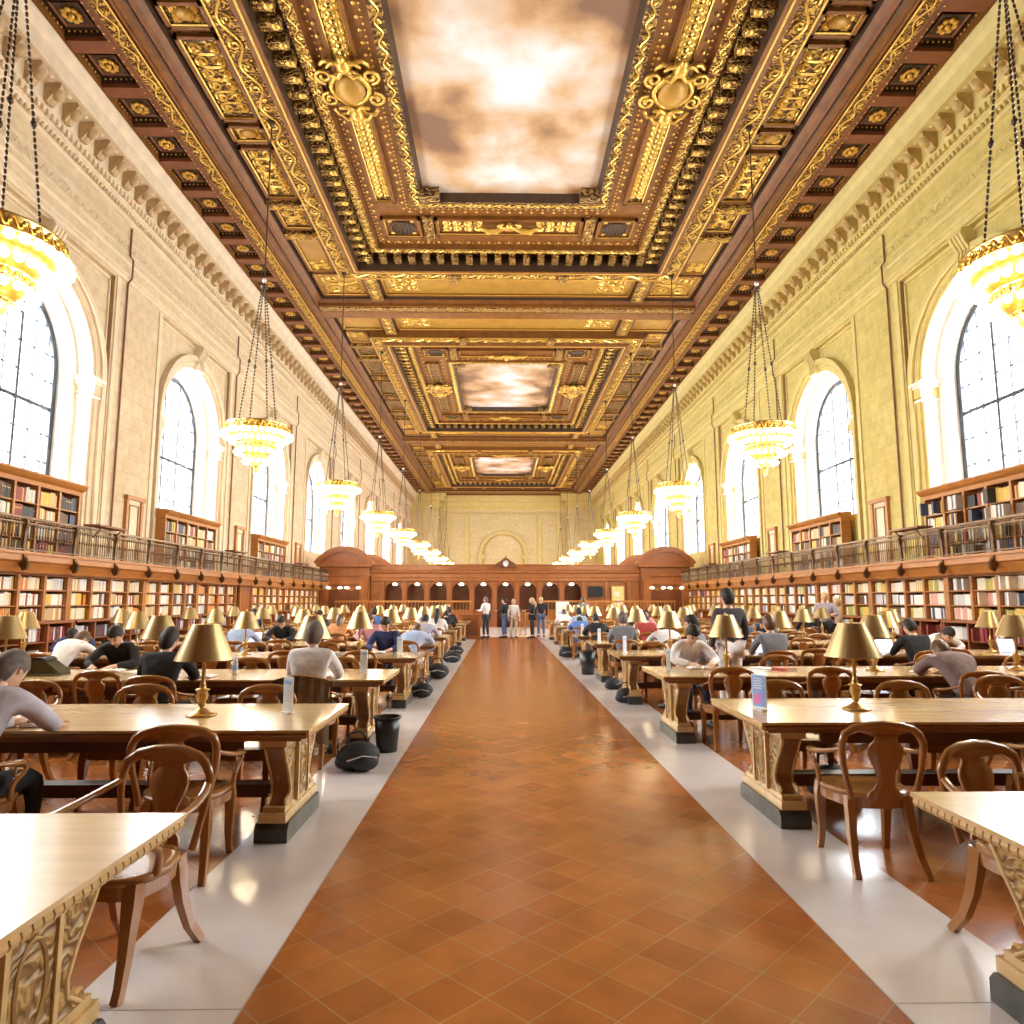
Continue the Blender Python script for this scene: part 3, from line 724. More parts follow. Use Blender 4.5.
door(-1, 29.9, 0, 2.2, 1.3, 11.1, 'redwood')

# ================================================================ BOOKCASES AND BOOKS
BK = []   # (x, y, z, thickness, height, depth, side, place, level)
BKC = [('tan', (0.62,0.42,0.2)), ('cream', (0.82,0.74,0.55)), ('white', (0.86,0.85,0.82)), ('dark brown', (0.12,0.06,0.035)), ('navy', (0.05,0.07,0.15)), ('maroon', (0.3,0.05,0.05)),
       ('olive green', (0.42,0.42,0.10)), ('orange', (0.75,0.28,0.06)), ('pale grey', (0.6,0.61,0.62)), ('red', (0.55,0.09,0.07)), ('mustard', (0.72,0.5,0.1)), ('black', (0.03,0.03,0.035)), ('pink', (0.78,0.42,0.36))]
for n_, c_ in BKC: M['bk_'+n_] = mat('book_' + n_.replace(' ', '_'), c_, 0.5)
def fill(s, x, y0, y1, z, hmax, place, lvl, pal, depth=.2):
    y = y0 + .02; run = 0
    while y < y1 - .05:
        if run <= 0: run = rnd.randint(2, 9); base = rnd.choice(pal); bt = rnd.uniform(.034, .06); bh = hmax*rnd.uniform(.8, .97); gap = rnd.random() < .06
        t = bt*rnd.uniform(.9, 1.15); h = bh*rnd.uniform(.97, 1.02)
        if y + t > y1 - .01: break
        if not (gap and run < 3): BK.append((x, y + t/2, z, t, h, depth, s, place, lvl, base if rnd.random() < .8 else rnd.choice(pal)))
        y += t + .003; run -= 1
SH = ['top shelf', 'second shelf', 'third shelf', 'fourth shelf', 'bottom shelf']
def lower_case(s, y0, nsec, idx):
    r = empty('bookcase', (s*11.5, y0, 0), 0, 'tall oak bookcase under the gallery on the %s, %s along from the near end' % (SIDE[s], ORD[idx]), 'bookcase')
    X = lambda x: s*(x - 11.5); L = nsec*.9
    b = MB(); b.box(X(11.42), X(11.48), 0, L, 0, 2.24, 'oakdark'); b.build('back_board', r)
    for i in range(nsec+1):
        b = MB(); b.box(X(11.08), X(11.42), i*.9-.035, i*.9+.035, 1.1, 2.22, 'oak'); b.box(X(11.02), X(11.1), i*.9-.045, i*.9+.045, 1.1, 2.22, 'oak')
        b.box(X(10.86), X(11.42), i*.9-.03, i*.9+.03, 0, 1.06, 'redwood'); b.build('upright', r)
    zs = [1.85, 1.49, 1.13]; lo = [.66, .14]
    for z in zs[:2]:
        b = MB(); b.box(X(11.04), X(11.42), 0, L, z-.03, z, 'oak'); b.build('shelf', r)
    b = MB(); b.box(X(10.8), X(11.42), 0, L, 1.06, 1.12, 'redwood'); b.build('counter', r)
    b = MB(); b.box(X(10.9), X(11.42), 0, L, .62, .65, 'redwood'); b.build('shelf', r)
    b = MB(); b.box(X(10.88), X(11.42), 0, L, 0, .13, 'redwood'); b.build('plinth', r)
    b = MB(); b.box(X(11.0), X(11.42), 0, L, 2.17, 2.24, 'oak'); b.build('cornice', r)
    pals = [['tan','cream','white','cream','orange','mustard'], ['cream','white','pale grey','dark brown','cream'], ['tan','orange','cream','maroon','white'], ['tan','mustard','cream','white']]
    pals_r = [['olive green','mustard','cream','olive green'], ['pink','white','cream','cream'], ['pale grey','white','navy','white'], ['tan','cream','dark brown','white'], ['mustard','olive green','cream']]
    for i in range(nsec):
        for j, z in enumerate(zs): fill(s, 11.12, y0+i*.9+.04, y0+(i+1)*.9-.04, z, .31, idx, j, rnd.choice(pals if s < 0 else pals_r))
        for j, z in enumerate(lo): 
            if rnd.random() < .85: fill(s, 11.0, y0+i*.9+.04, y0+(i+1)*.9-.04, z, .34, idx, 3+j, ['navy','dark brown','pale grey','maroon','white'])
for s in (-1, 1):
    idx = 0; y = 15.82 - .88*2 - 3.7*2
    while y < 41:
        n_ = 4
        if s < 0 and y < 29.9 < y + 3.6+.7: n_ = 3
        if s < 0 and 28.5 < y < 30.6: y = 30.62; continue
        lower_case(s, y, n_, idx); y += .9*n_ + .1; idx += 1
def upper_case(s, c, idx):
    c -= .6 if s < 0 else .1
    r = empty('wall_bookcase', (s*11.7, c, 2.62), 0, 'oak bookcase on the gallery beneath the %s arched window of the %s' % (ORD[idx], SIDE[s]), 'bookcase')
    X = lambda x: s*(x - 11.7); L = 2.08
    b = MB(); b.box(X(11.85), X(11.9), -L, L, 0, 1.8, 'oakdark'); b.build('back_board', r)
    sec = [-L, -1.25, -.42, .42, 1.25, L]
    for y in sec:
        b = MB(); b.box(X(11.52), X(11.85), y-.035, y+.035, 0, 1.75, 'oak'); b.build('upright', r)
    for z in (.05, .47, .89, 1.31):
        b = MB(); b.box(X(11.54), X(11.85), -L, L, z-.03, z, 'oak'); b.build('shelf', r)
    b = MB(); b.prism([(X(11.9), 1.74), (X(11.52), 1.74), (X(11.5), 1.84), (X(11.42), 1.9), (X(11.36), 1.98), (X(11.36), 2.02), (X(11.9), 2.06)], 'y', -L-.08, L+.08, 'oak'); b.build('cornice', r)
    pal = ['dark brown','maroon','navy','black','tan','cream','mustard','pale grey']
    for a, e in zip(sec, sec[1:]):
        for j, z in enumerate((1.31, .89, .47, .05)): fill(s, 11.56, c+a+.04, c+e-.04, 2.62+z, .37, 20+idx, j, pal)
for s in (-1, 1):
    for i, c in enumerate(WINS[0:4]): upper_case(s, c, i)
def pix(bk):
    d = math.hypot(bk[0]*1 + .28, bk[1]); px = 501 + 700*(bk[6]*bk[0]+.28)/bk[1]
    if px < 0 or px > 1024: return -1
    return bk[3]*bk[4]/(bk[1]**2)
BK.sort(key=pix, reverse=True)
BMESH = {}
def book_mesh(t, h, d, col):
    k = (round(t*100), round(h*50), col)
    if k not in BMESH:
        b = MB(); t_, h_ = k[0]/100-.002, k[1]/50
        b.add([(0, -t_/2, 0), (d, -t_/2, 0), (d, t_/2, 0), (0, t_/2, 0), (0, -t_/2, h_), (d, -t_/2, h_), (d, t_/2, h_), (0, t_/2, h_), (-.008, -t_/4, .002), (-.008, t_/4, .002), (-.008, -t_/4, h_-.002), (-.008, t_/4, h_-.002)],
              [(4,5,6,7), (1,2,6,5), (0,1,5,4), (2,3,7,6), (0,4,10,8), (8,10,11,9), (9,11,7,3), (4,7,11,10), (0,8,9,3), (0,3,2,1)], 'bk_'+col)
        b.add([(.004, -t_/2-.0004, h_*.7), (.004, t_/2+.0004, h_*.7), (-.0085, t_/4, h_*.7), (-.0085, -t_/4, h_*.7), (.004, -t_/2-.0004, h_*.76), (.004, t_/2+.0004, h_*.76), (-.0085, t_/4, h_*.76), (-.0085, -t_/4, h_*.76)], [(0,3,7,4), (3,2,6,7), (2,1,5,6)], 'gold')
        BMESH[k] = b.build('book')
        return BMESH[k], True
    return BMESH[k], False
NB = 0; rest = {}
BKI = [b_ for b_ in BK if pix(b_) > 0]
first300 = BKI[:298]
CASE_N = {}
def colname(c): return c
near = sorted(first300, key=lambda q: (q[6], q[7], q[8], q[1]))
for i, q in enumerate(near):
    x, y, z, t, h, d, s, place, lvl, col = q
    o, fr = book_mesh(t, h, d, col)
    if not fr: o = o.copy(); COL.objects.link(o)
    o.location = (s*x, y, z)
    if s < 0: o.rotation_euler = (0, 0, PI)
    shelf = SH[lvl] if place < 20 else ['top shelf', 'second shelf', 'third shelf', 'bottom shelf'][lvl]
    case = ('%s gallery bookcase' if place >= 20 else '%s ground-level bookcase') % ORD[place % 20]
    L = near[i-1][9] if i and near[i-1][6:9] == q[6:9] else None; Rr = near[i+1][9] if i+1 < len(near) and near[i+1][6:9] == q[6:9] else None
    nb = ('between %s and %s ones' % (L, Rr)) if L and Rr and L != Rr else ('beside a %s one' % (L or Rr) if (L or Rr) else 'alone')
    tag(o, '%s book on %s of %s by the %s' % (col, shelf, case, SIDE[s]), 'book', '%s books, %s, %s, %s' % (col, shelf, case, SIDE[s]))
rb = MB()
for q in BKI[298:] + [b_ for b_ in BK if pix(b_) <= 0 and b_[1] > 3]:
    x, y, z, t, h, d, s, place, lvl, col = q
    rb.box(s*x, s*(x+d), y-t/2+.001, y+t/2-.001, z, z+h, 'bk_'+col)
tag(rb.build('shelved_books'), 'many small coloured books filling the more distant wall bookcases', 'books', None, 'stuff')

# ================================================================ CENTRAL WOODEN PARTITION
def partition(Yc, label, front=True):
    r = empty('wooden_partition', (0, Yc, 0), 0, label, 'partition')
    b = MB(); A = 1.37
    hwA, spr = .52, 2.16
    # wall with arched openings, between pilasters
    for k in range(-5, 4):
        c = k*A
        if True:
            P = [(c-hwA*math.cos(PI*i/10), spr+hwA*math.sin(PI*i/10)) for i in range(11)]
            for (xa, za), (xb, zb) in zip(P, P[1:]):
                b.quad((xa, -.0, za), (xb, -.0, zb), (xb, -.0, 2.78), (xa, -.0, 2.78), 'redwood'); b.quad((xa, 0, za), (xb, 0, zb), (xb, .35, zb), (xa, .35, za), 'redwood2')
            for q in (-1, 1): b.box(c+q*hwA, c+q*A/2, 0, .35, 0, 2.78, 'redwood')
            b.box(c-hwA, c+hwA, 0, .35, 0, 1.05, 'redwood') if k else None
    b.box(-8.2, -5.5*A, 0, .35, 0, 2.78, 'redwood'); b.box(3.5*A, 8.2, 0, .35, 0, 2.78, 'redwood')
    b.build('arcade_wall', r)
    for k in range(-11, 13):
        x = (k-.5)*A
        if abs(x) < 8.0:
            b = MB(); b.box(x-.12, x+.12, -.1, .02, 0, 2.74, 'redwood'); b.box(x-.15, x+.15, -.13, .02, 0, .25, 'redwood'); b.box(x-.15, x+.15, -.13, .02, 2.62, 2.76, 'redwood'); b.build('pilaster', r)
    b = MB()
    b.prism([(0, 2.76), (-.14, 2.78), (-.14, 2.95), (-.18, 3.0), (-.18, 3.22), (-.3, 3.28), (-.34, 3.4), (-.2, 3.42), (-.1, 3.45), (-.1, 3.78), (.4, 3.78), (.4, 2.76)], 'x', -8.2, 8.2, 'redwood')
    b.box(-8.2, 8.2, -.2, -.1, 3.72, 3.8, 'redwood'); b.build('entablature', r)
    for k in range(-5, 6):
        if k > 3:
            b = MB(); b.box(k*A-.42, k*A+.42, -.03, .02, 1.5, 2.5, 'redwood2'); b.build('recessed_panel', r)
    # end pavilions with curved pediments
    for q in (-1, 1):
        p = MB(); xc = q*9.75; w_ = 1.52
        p.box(xc-w_, xc+w_, -.35, .5, 0, 3.7, 'redwood'); p.box(xc-.9, xc+.9, -.37, -.3, 1.0, 2.6, 'redwood2')
        for e in (-1.2, 1.2): p.box(xc+e-.22, xc+e+.22, -.48, -.3, 0, 3.05, 'redwood'); p.box(xc+e-.27, xc+e+.27, -.52, -.3, 2.9, 3.08, 'redwood')
        p.box(xc-w_-.05, xc+w_+.05, -.55, .5, 3.08, 3.2, 'redwood'); p.box(xc-w_-.14, xc+w_+.14, -.66, .5, 3.62, 3.78, 'redwood'); p.box(xc-1.0, xc+1.0, -.48, -.3, 2.3, 2.38, 'redwood')
        p.build('pavilion', r)
        p = MB(); n = 16; Rr = 1.7; rise = .92
        rad = (Rr*Rr + rise*rise)/(2*rise); aa = math.asin(Rr/rad)
        arc = [(xc + rad*math.sin(-aa + 2*aa*i/n), 3.78 + rise - rad + rad*math.cos(-aa + 2*aa*i/n)) for i in range(n+1)]
        p.prism([(xc-Rr, 3.78)] + arc[1:-1] + [(xc+Rr, 3.78)], 'y', -.4, .5, 'redwood')
        p.tube([(x, -.5, z) for x, z in arc], 1, 'redwood', k=4, flat=(.17, .09), up=(0, 1, 0)); p.tube([(x, -.62, z+.06) for x, z in arc], 1, 'redwood', k=4, flat=(.1, .04), up=(0, 1, 0))
        p.build('curved_pediment', r)
    if front:
        p = MB(); p.prism([(-.62, 3.6), (-.6, 3.82), (-.3, 4.0), (-.14, 4.14), (0, 4.18), (.14, 4.14), (.3, 4.0), (.6, 3.82), (.62, 3.6)], 'y', -.25, .1, 'redwood2')
        p.ball((0, -.1, 4.22), .07, 'redwood2'); p.build('clock_surround', r)
    return r
partition(43.0, 'long carved reddish wooden partition with arches and curved pediments across the hall')
partition(50.5, 'rear reddish wooden partition whose curved pediments rise behind the front one', False)
b = MB()
b.box(-8.2, 8.2, 44.6, 44.75, 0, 3.6, 'redwood2'); b.box(-8.2, 8.2, 43.35, 50.5, 3.5, 3.6, 'redwood2')
structure(b.build('partition_inner_wall'))
ck = empty('wall_clock', (0, 42.72, 3.83), 0, 'round white-faced clock crowning the wooden partition', 'clock')
b = MB(); T = Matrix.Rotation(PI/2, 4, 'X'); b.lathe([(.0, .0), (.2, 0.0), (.2, -.02)], (0, 0, 0), 'paper', k=20, T=T); cface = b.build('clock_face', ck)
b = MB(); b.lathe([(.19, .03), (.24, .03), (.24, -.04)], (0, 0, 0), 'redwood2', k=20, T=T); b.build('clock_rim', ck)
b = MB(); b.tube([(0, -.03, 0), (0, -.03, .15)], .012, 'black', k=4); b.build('clock_hand', cface)
b = MB(); b.tube([(0, -.03, 0), (.09, -.03, .05)], .012, 'black', k=4); b.build('clock_hand', cface)
M['globe'] = emis('globe_light', (1.0, 0.88, 0.66), 5.0)
gl = None
for k in range(-5, 4):
    if gl is None:
        gl = empty('globe_light', (0, 0, 0)); g = MB(); g.ball((0, 0, 0), .12, 'globe', 10, 7, sc=(1.3, 1, .7)); g.build('glass_globe', gl); g = MB(); g.tube([(0, 0, .1), (0, 0, .75)], .015, 'iron', k=5); g.build('stem', gl); o = gl
    else: o = copy_tree(gl)
    o.location = (k*1.37, 43.75, 2.6)
    tag(o, 'glowing globe light in the %s' % ('doorway arch under the clock' if k == 0 else '%s arch of the partition %s the clock' % (['', 'first', 'second', 'third', 'fourth', 'fifth'][abs(k)], 'before' if k < 0 else 'after')), 'light', 'globe lights in the partition arches')
# television screen, and a yellow board whose colour stands in for the glowing door
tv = empty('wall_monitor', (5.48, 42.93, 2.15), 0, 'black wall monitor mounted on the reddish partition', 'monitor')
b = MB(); b.box(-.45, .45, -.06, 0, -.3, .3, 'blackp'); b.build('monitor_case', tv); b = MB(); b.box(-.41, .41, -.07, -.06, -.26, .26, 'screen'); b.build('monitor_screen', tv)
M['yglow'] = emis('lit_doorway', (0.85, 0.75, 0.3), 1.2)
nb = empty('door_glow_board', (6.85, 42.93, 1.75), 0, 'yellow board standing in for the glowing door of the partition beside the monitor', 'board')
b = MB(); b.box(-.42, .42, -.05, 0, -.75, .75, 'oak'); b.build('board_frame', nb)
b = MB(); b.box(-.36, .36, -.06, -.05, -.7, .7, mat('yellow_board', (0.75, 0.66, 0.25), 0.6)); b.box(-.2, .1, -.065, -.06, .1, .4, 'paper'); b.box(-.1, .25, -.065, -.06, -.5, -.1, 'paper'); b.build('board_panel', nb)
def wall_lamp(x, y, z, s, n_, lab):
    r = empty('bracket_lamp', (x, y, z), 0, lab, 'lamp', 'bracket lamps on the pavilions')
    b = MB(); b.tube([(-.35, -.2, 0), (0, -.25, -.1), (.35, -.2, 0)], .02, 'brass', k=5); b.box(-.03, .03, -.25, 0, -.12, .0, 'brass'); b.build('arm', r)
    for q in (-.35, .35):
        b = MB(); b.ball((q, -.2, .06), .11, 'globe', 8, 6, sc=(1.2, 1, .6)); b.build('lamp_glass', r)
for s in (-1, 1):
    for e in (-.55, .55): wall_lamp(s*9.75+e, 42.62, 2.3, s, 1, 'small twin-globe lamp on the %s side of the pavilion by the %s' % ('inner' if s*e < 0 else 'outer', SIDE[s]))
# low balustrade standing before the partition
for s in (-1, 1):
    r = empty('low_balustrade', (s*5.9, 40.6, 0), 0, 'low wooden railing before the partition on the %s side' % SIDE[s], 'railing')
    b = MB(); b.box(-3.9, 3.9, -.05, .05, 1.5, 1.6, 'oak'); b.build('top_rail', r)
    b = MB(); b.box(-3.9, 3.9, -.03, .03, 0, .5, 'oak'); b.build('base_panel', r)
    b = MB()
    for i in range(40): b.box(-3.85+i*.197, -3.82+i*.197, -.02, .02, .5, 1.5, 'oak')
    b.build('baluster_grille', r)

# ================================================================ CHANDELIERS
def globes(r_, z, n, rad, mt='bulb', k=6, m=4):
    out = []
    for i in range(n):
        a = 2*PI*i/n; out.append((r_*math.cos(a), r_*math.sin(a), z))
    return out
def chandelier(detail=True):
    r = empty('chandelier'); r.scale = (.94, .94, 1)
    def band(name, R0, z0, z1, k):
        b = MB()
        b.lathe([(R0-.03, z0), (R0, z0), (R0+.02, z0+.02), (R0, z0+.05), (R0, z1-.05), (R0+.025, z1-.02), (R0+.01, z1), (R0-.03, z1)], (0, 0, 0), 'brass', k=48 if k else 28)
        b.lathe([(R0-.035, z1), (R0-.035, z0)], (0, 0, 0), 'brass', k=48 if k else 28)
        if k:
            n = int(R0*40)
            for i in range(n):
                a0 = 2*PI*i/n; P = []
                for t in range(8):
                    u = t/7; P.append((( R0+.02)*math.cos(a0 + u*2*PI/n), (R0+.02)*math.sin(a0 + u*2*PI/n), (z0+z1)/2 + (z1-z0)*.3*math.sin(u*2*PI)))
                b.tube(P, .012, 'gold', k=4, cap=False); b.ball(((R0+.03)*math.cos(a0), (R0+.03)*math.sin(a0), (z0+z1)/2), .028, 'gold', 5, 4)
        return b.build(name, r)
    band('upper_rim', .86, -.02, .2, detail); band('middle_rim', .50, -.48, -.32, detail); band('lower_rim', .28, -.74, -.64, detail)
    b = MB()
    b.lathe([(.84, -.02), (.86, -.06), (.72, -.16), (.52, -.3), (.5, -.32)], (0, 0, 0), 'gold', k=40 if detail else 24)
    b.lathe([(.5, -.48), (.46, -.52), (.34, -.6), (.28, -.64)], (0, 0, 0), 'gold', k=32 if detail else 20)
    b.lathe([(.28, -.74), (.2, -.82), (.1, -.9), (.05, -.98), (.07, -1.02), (.05, -1.08), (.02, -1.12), (0, -1.16)], (0, 0, 0), 'gold', k=20)
    b.build('gilded_bowl', r)
    if detail:
        b = MB(); b.ball((0, 0, 0), 1.0, 'bulb', 8, 6); proto = None
        for R0, z, n, rad in ((.93, -.10, 34, .066), (.70, -.26, 26, .062), (.56, -.56, 20, .058), (.34, -.80, 12, .052)):
            for p in globes(R0, z, n, rad):
                if proto is None: proto = b.build('globe_bulb', r); o = proto
                else: o = proto.copy(); COL.objects.link(o)
                o.location = p; o.scale = (rad, rad, rad)
    else:
        b = MB()
        for R0, z, n, rad in ((.93, -.10, 26, .07), (.70, -.26, 20, .064), (.56, -.56, 16, .06), (.34, -.80, 10, .054)):
            for p in globes(R0, z, n, rad): b.ball(p, rad, 'bulb', 5, 4)
        b.build('globe_bulb', r)
    for i in range(4):
        a = PI/4 + i*PI/2; b = MB(); b.tube([(.85*math.cos(a), .85*math.sin(a), .1), (.58*math.cos(a), .58*math.sin(a), .1), (0, 0, .12)], .016, 'brass', k=5); b.build('spoke', r)
    # chains from the rim to the hanging knot, then a rod to the ceiling
    H = 4.1
    for i in range(4):
        a = PI/4 + i*PI/2; b = MB(); n = 44 if detail else 1
        p0 = Vector((.58*math.cos(a), .58*math.sin(a), .1)); p1 = Vector((.05*math.cos(a), .05*math.sin(a), H))
        if detail:
            for j in range(n):
                q0 = p0.lerp(p1, j/n); q1 = p0.lerp(p1, (j+.82)/n); b.tube([q0, q0.lerp(q1, .2), q0.lerp(q1, .8), q1], [.008, .024, .024, .008], 'chain', k=4, cap=False)
            b.ball(tuple(p0.lerp(p1, .45)), .05, 'chain', 6, 4)
        else: b.tube([p0, p1], .018, 'chain', k=4)
        b.build('chain', r)
    b = MB(); b.ball((0, 0, H), .12, 'chain', 8, 6, sc=(1, 1, .6)); b.ball((0, 0, H+.18), .07, 'silver', 6, 5); b.tube([(0, 0, H), (0, 0, 15.1-6.05)], .022, 'chain', k=5); b.lathe([(0, 15.12-6.1), (.12, 15.1-6.1), (.05, 14.98-6.1), (0, 14.9-6.1)], (0, 0, 0), 'chain', k=10)
    b.build('hanging_rod', r)
    return r
cd, cf = chandelier(True), chandelier(False)
fd = ff = True
for s in (-1, 1):
    for k in range(0, 9):
        y = 9.15 + 9.25*k if k else (8.55 if s < 0 else 8.75)
        if y > 88: continue
        if k < 5: o = cd if fd else copy_tree(cd); fd = False
        else: o = cf if ff else copy_tree(cf); ff = False
        o.location = (s*6.8, y, 6.05)
        pl_ = bpy.data.lights.new('chandelier_light', 'POINT'); pl_.energy = 120.0; pl_.color = (1.0, 0.80, 0.50); pl_.shadow_soft_size = .03
        po = bpy.data.objects.new('chandelier_light', pl_); COL.objects.link(po); po.location = (s*6.8, y, 4.75)
        tag(o, 'tiered gilt chandelier ringed with glowing globes, %s in the row by the %s' % (ORD[k], SIDE[s]), 'chandelier', 'chandeliers in the row by the %s' % SIDE[s])
# ================================================================ TABLES
def rowY(s, k): return 2.34 if (s < 0 and k == 0) else (2.40 + 2.93*k) if s < 0 else (2.60 + 2.97*k)
NROW = 10
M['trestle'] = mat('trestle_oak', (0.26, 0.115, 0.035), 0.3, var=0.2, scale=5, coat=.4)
def make_table():
    r = empty('reading_table')
    b = MB()
    b.box(-3.5, 3.5, -.6, .6, .742, .76, 'table'); b.box(-3.48, 3.48, -.58, .58, .70, .742, 'trestle')  # darker oak under the slab paints shade on the long edges
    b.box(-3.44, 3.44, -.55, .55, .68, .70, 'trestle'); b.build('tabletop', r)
    b = MB()                                            # ribbed carving along the end edges, plain roll along the sides, its shade put into the darker oak
    for q in (-1, 1):
        n = 26
        for i in range(n): y = -.59 + i*1.18/n; b.prism([(q*3.478, .704), (q*3.494, .708), (q*3.499, .722), (q*3.494, .738), (q*3.478, .741)], 'y', y+.004, y+1.18/n-.004, 'table')
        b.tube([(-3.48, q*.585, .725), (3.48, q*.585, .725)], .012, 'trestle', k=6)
    b.build('edge_trim', r)
    b = MB()
    for q in (-1, 1): b.box(-3.0, 3.0, q*.36, q*.40, .58, .68, 'tabledark')
    b.build('apron', r)
    prof = [(-.42, .68), (-.41, .60), (-.36, .52), (-.28, .42), (-.23, .33), (-.24, .27), (-.32, .22), (-.35, .17)]
    def side(sy, w0): return [(sy*w0*(-p[0]), p[1]) for p in prof]
    for x in (-3.22, 0.0, 3.22):
        b = MB()
        poly = [(p[0], p[1]) for p in prof] + [(-p[0], p[1]) for p in reversed(prof)]
        b.prism(poly, 'x', x-.06, x+.06, 'trestle')
        if x: b.prism([(y*.97, z) for y, z in poly], 'x', x + math.copysign(.06, x), x + math.copysign(.068, x), 'tablecarve')
        b.box(x-.09, x+.09, -.44, .44, .62, .68, 'table')
        b.box(x-.09, x+.09, -.40, .40, .12, .18, 'table'); b.box(x-.075, x+.075, -.37, .37, .18, .215, 'table')
        for q in (-1, 1):
            if x == 0: continue
            xo = x + q*.062
            b.box(x, x+q*.085, -.13, .13, .215, .62, 'tablecarve'); b.box(x, x+q*.095, -.14, -.115, .2, .63, 'table'); b.box(x, x+q*.095, .115, .14, .2, .63, 'table')
            b.tube([(x+q*.088, .075*math.cos(a), .42+.14*math.sin(a)) for a in [i*PI/8 for i in range(17)]], .007, 'table', k=4)
            for w_ in (-1, 1):
                b.tube([(xo, w_*abs(p[0])*.97, p[1]) for p in prof], .014, 'table', k=5)
                P = [(xo, w_*(.25 + .075*(1-.8*t)*math.cos(t*8)), .55 + .055*(1-.8*t)*math.sin(t*8)) for t in [i/12 for i in range(13)]]
                b.tube(P, .012, 'table', k=4)
                P = [(xo, w_*(.30 + .05*(1-.8*t)*math.cos(t*8+2)), .24 + .04*(1-.8*t)*math.sin(t*8+2)) for t in [i/10 for i in range(11)]]
                b.tube(P, .011, 'table', k=4)
        trs = b.build('trestle', r)
        b = MB(); b.prism([(-.42, 0), (.42, 0), (.42, .085), (.39, .12), (-.39, .12), (-.42, .085)], 'x', x-.11, x+.11, 'foot'); b.build('foot_block', trs)
    b = MB(); b.box(-3.14, 3.14, -.07, .07, .2, .29, 'tabledark'); b.build('stretcher', r)
    return r
tp = make_table(); first = True
TABN = {}
for s in (-1, 1):
    for k in range(NROW):
        o = tp if first else copy_tree(tp); first = False
        o.location = (s*5.03, rowY(s, k), 0)
        if s < 0: o.rotation_euler = (0, 0, PI)
        tag(o, 'long carved oak reading table, %s in the row by the %s' % (ORD[k], SIDE[s]), 'table', 'reading tables by the %s' % SIDE[s])

# ================================================================ LAMPS
def make_lamp():
    r = empty('table_lamp')
    b = MB(); b.lathe([(0, 0), (.105, 0), (.105, .012), (.085, .022), (.055, .03), (.04, .045), (.022, .055), (.018, .07)], (0, 0, 0), 'bronze', k=20); b.build('base', r)
    b = MB(); b.lathe([(.018, .065), (.03, .08), (.022, .095), (.036, .12), (.044, .15), (.034, .175), (.05, .185), (.05, .192), (.02, .2), (.026, .215), (.017, .235), (.0135, .27), (.0135, .47), (.02, .48), (.01, .49), (.006, .66), (.014, .672), (.012, .69), (0, .7)], (0, 0, 0), 'bronze', k=12); b.build('stem', r)
    b = MB(); b.lathe([(.208, .405), (.098, .665)], (0, 0, 0), 'shade', k=32); b.lathe([(.202, .405), (.208, .405)], (0, 0, 0), 'brass', k=32); b.lathe([(.098, .665), (.093, .665)], (0, 0, 0), 'brass', k=32); b.lathe([(.093, .665), (.202, .405)], (0, 0, 0), 'shade_in', k=32)
    for i in range(3):
        a = i*2*PI/3; b.tube([(0, 0, .655), (.095*math.cos(a), .095*math.sin(a), .665)], .003, 'brass', k=3)
    shd = b.build('lamp_shade', r)
    b = MB(); b.ball((0, 0, .52), .028, 'lampbulb', 6, 5); b.build('light_bulb', shd)
    return r
lp = make_lamp(); first = True
for s in (-1, 1):
    for k in range(1, NROW):
        for i in range(4):
            o = lp if first else copy_tree(lp); first = False
            o.location = (s*(2.48 + 1.75*i) + rnd.uniform(-.05, .05)*(k > 1), rowY(s, k) + rnd.uniform(-.03, .03), .76); o.rotation_euler = (0, 0, rnd.uniform(0, 6))
            tag(o, 'brass-shaded lamp %s from the aisle on the %s table by the %s' % (ORD[i], ORD[k], SIDE[s]), 'lamp', 'brass table lamps')

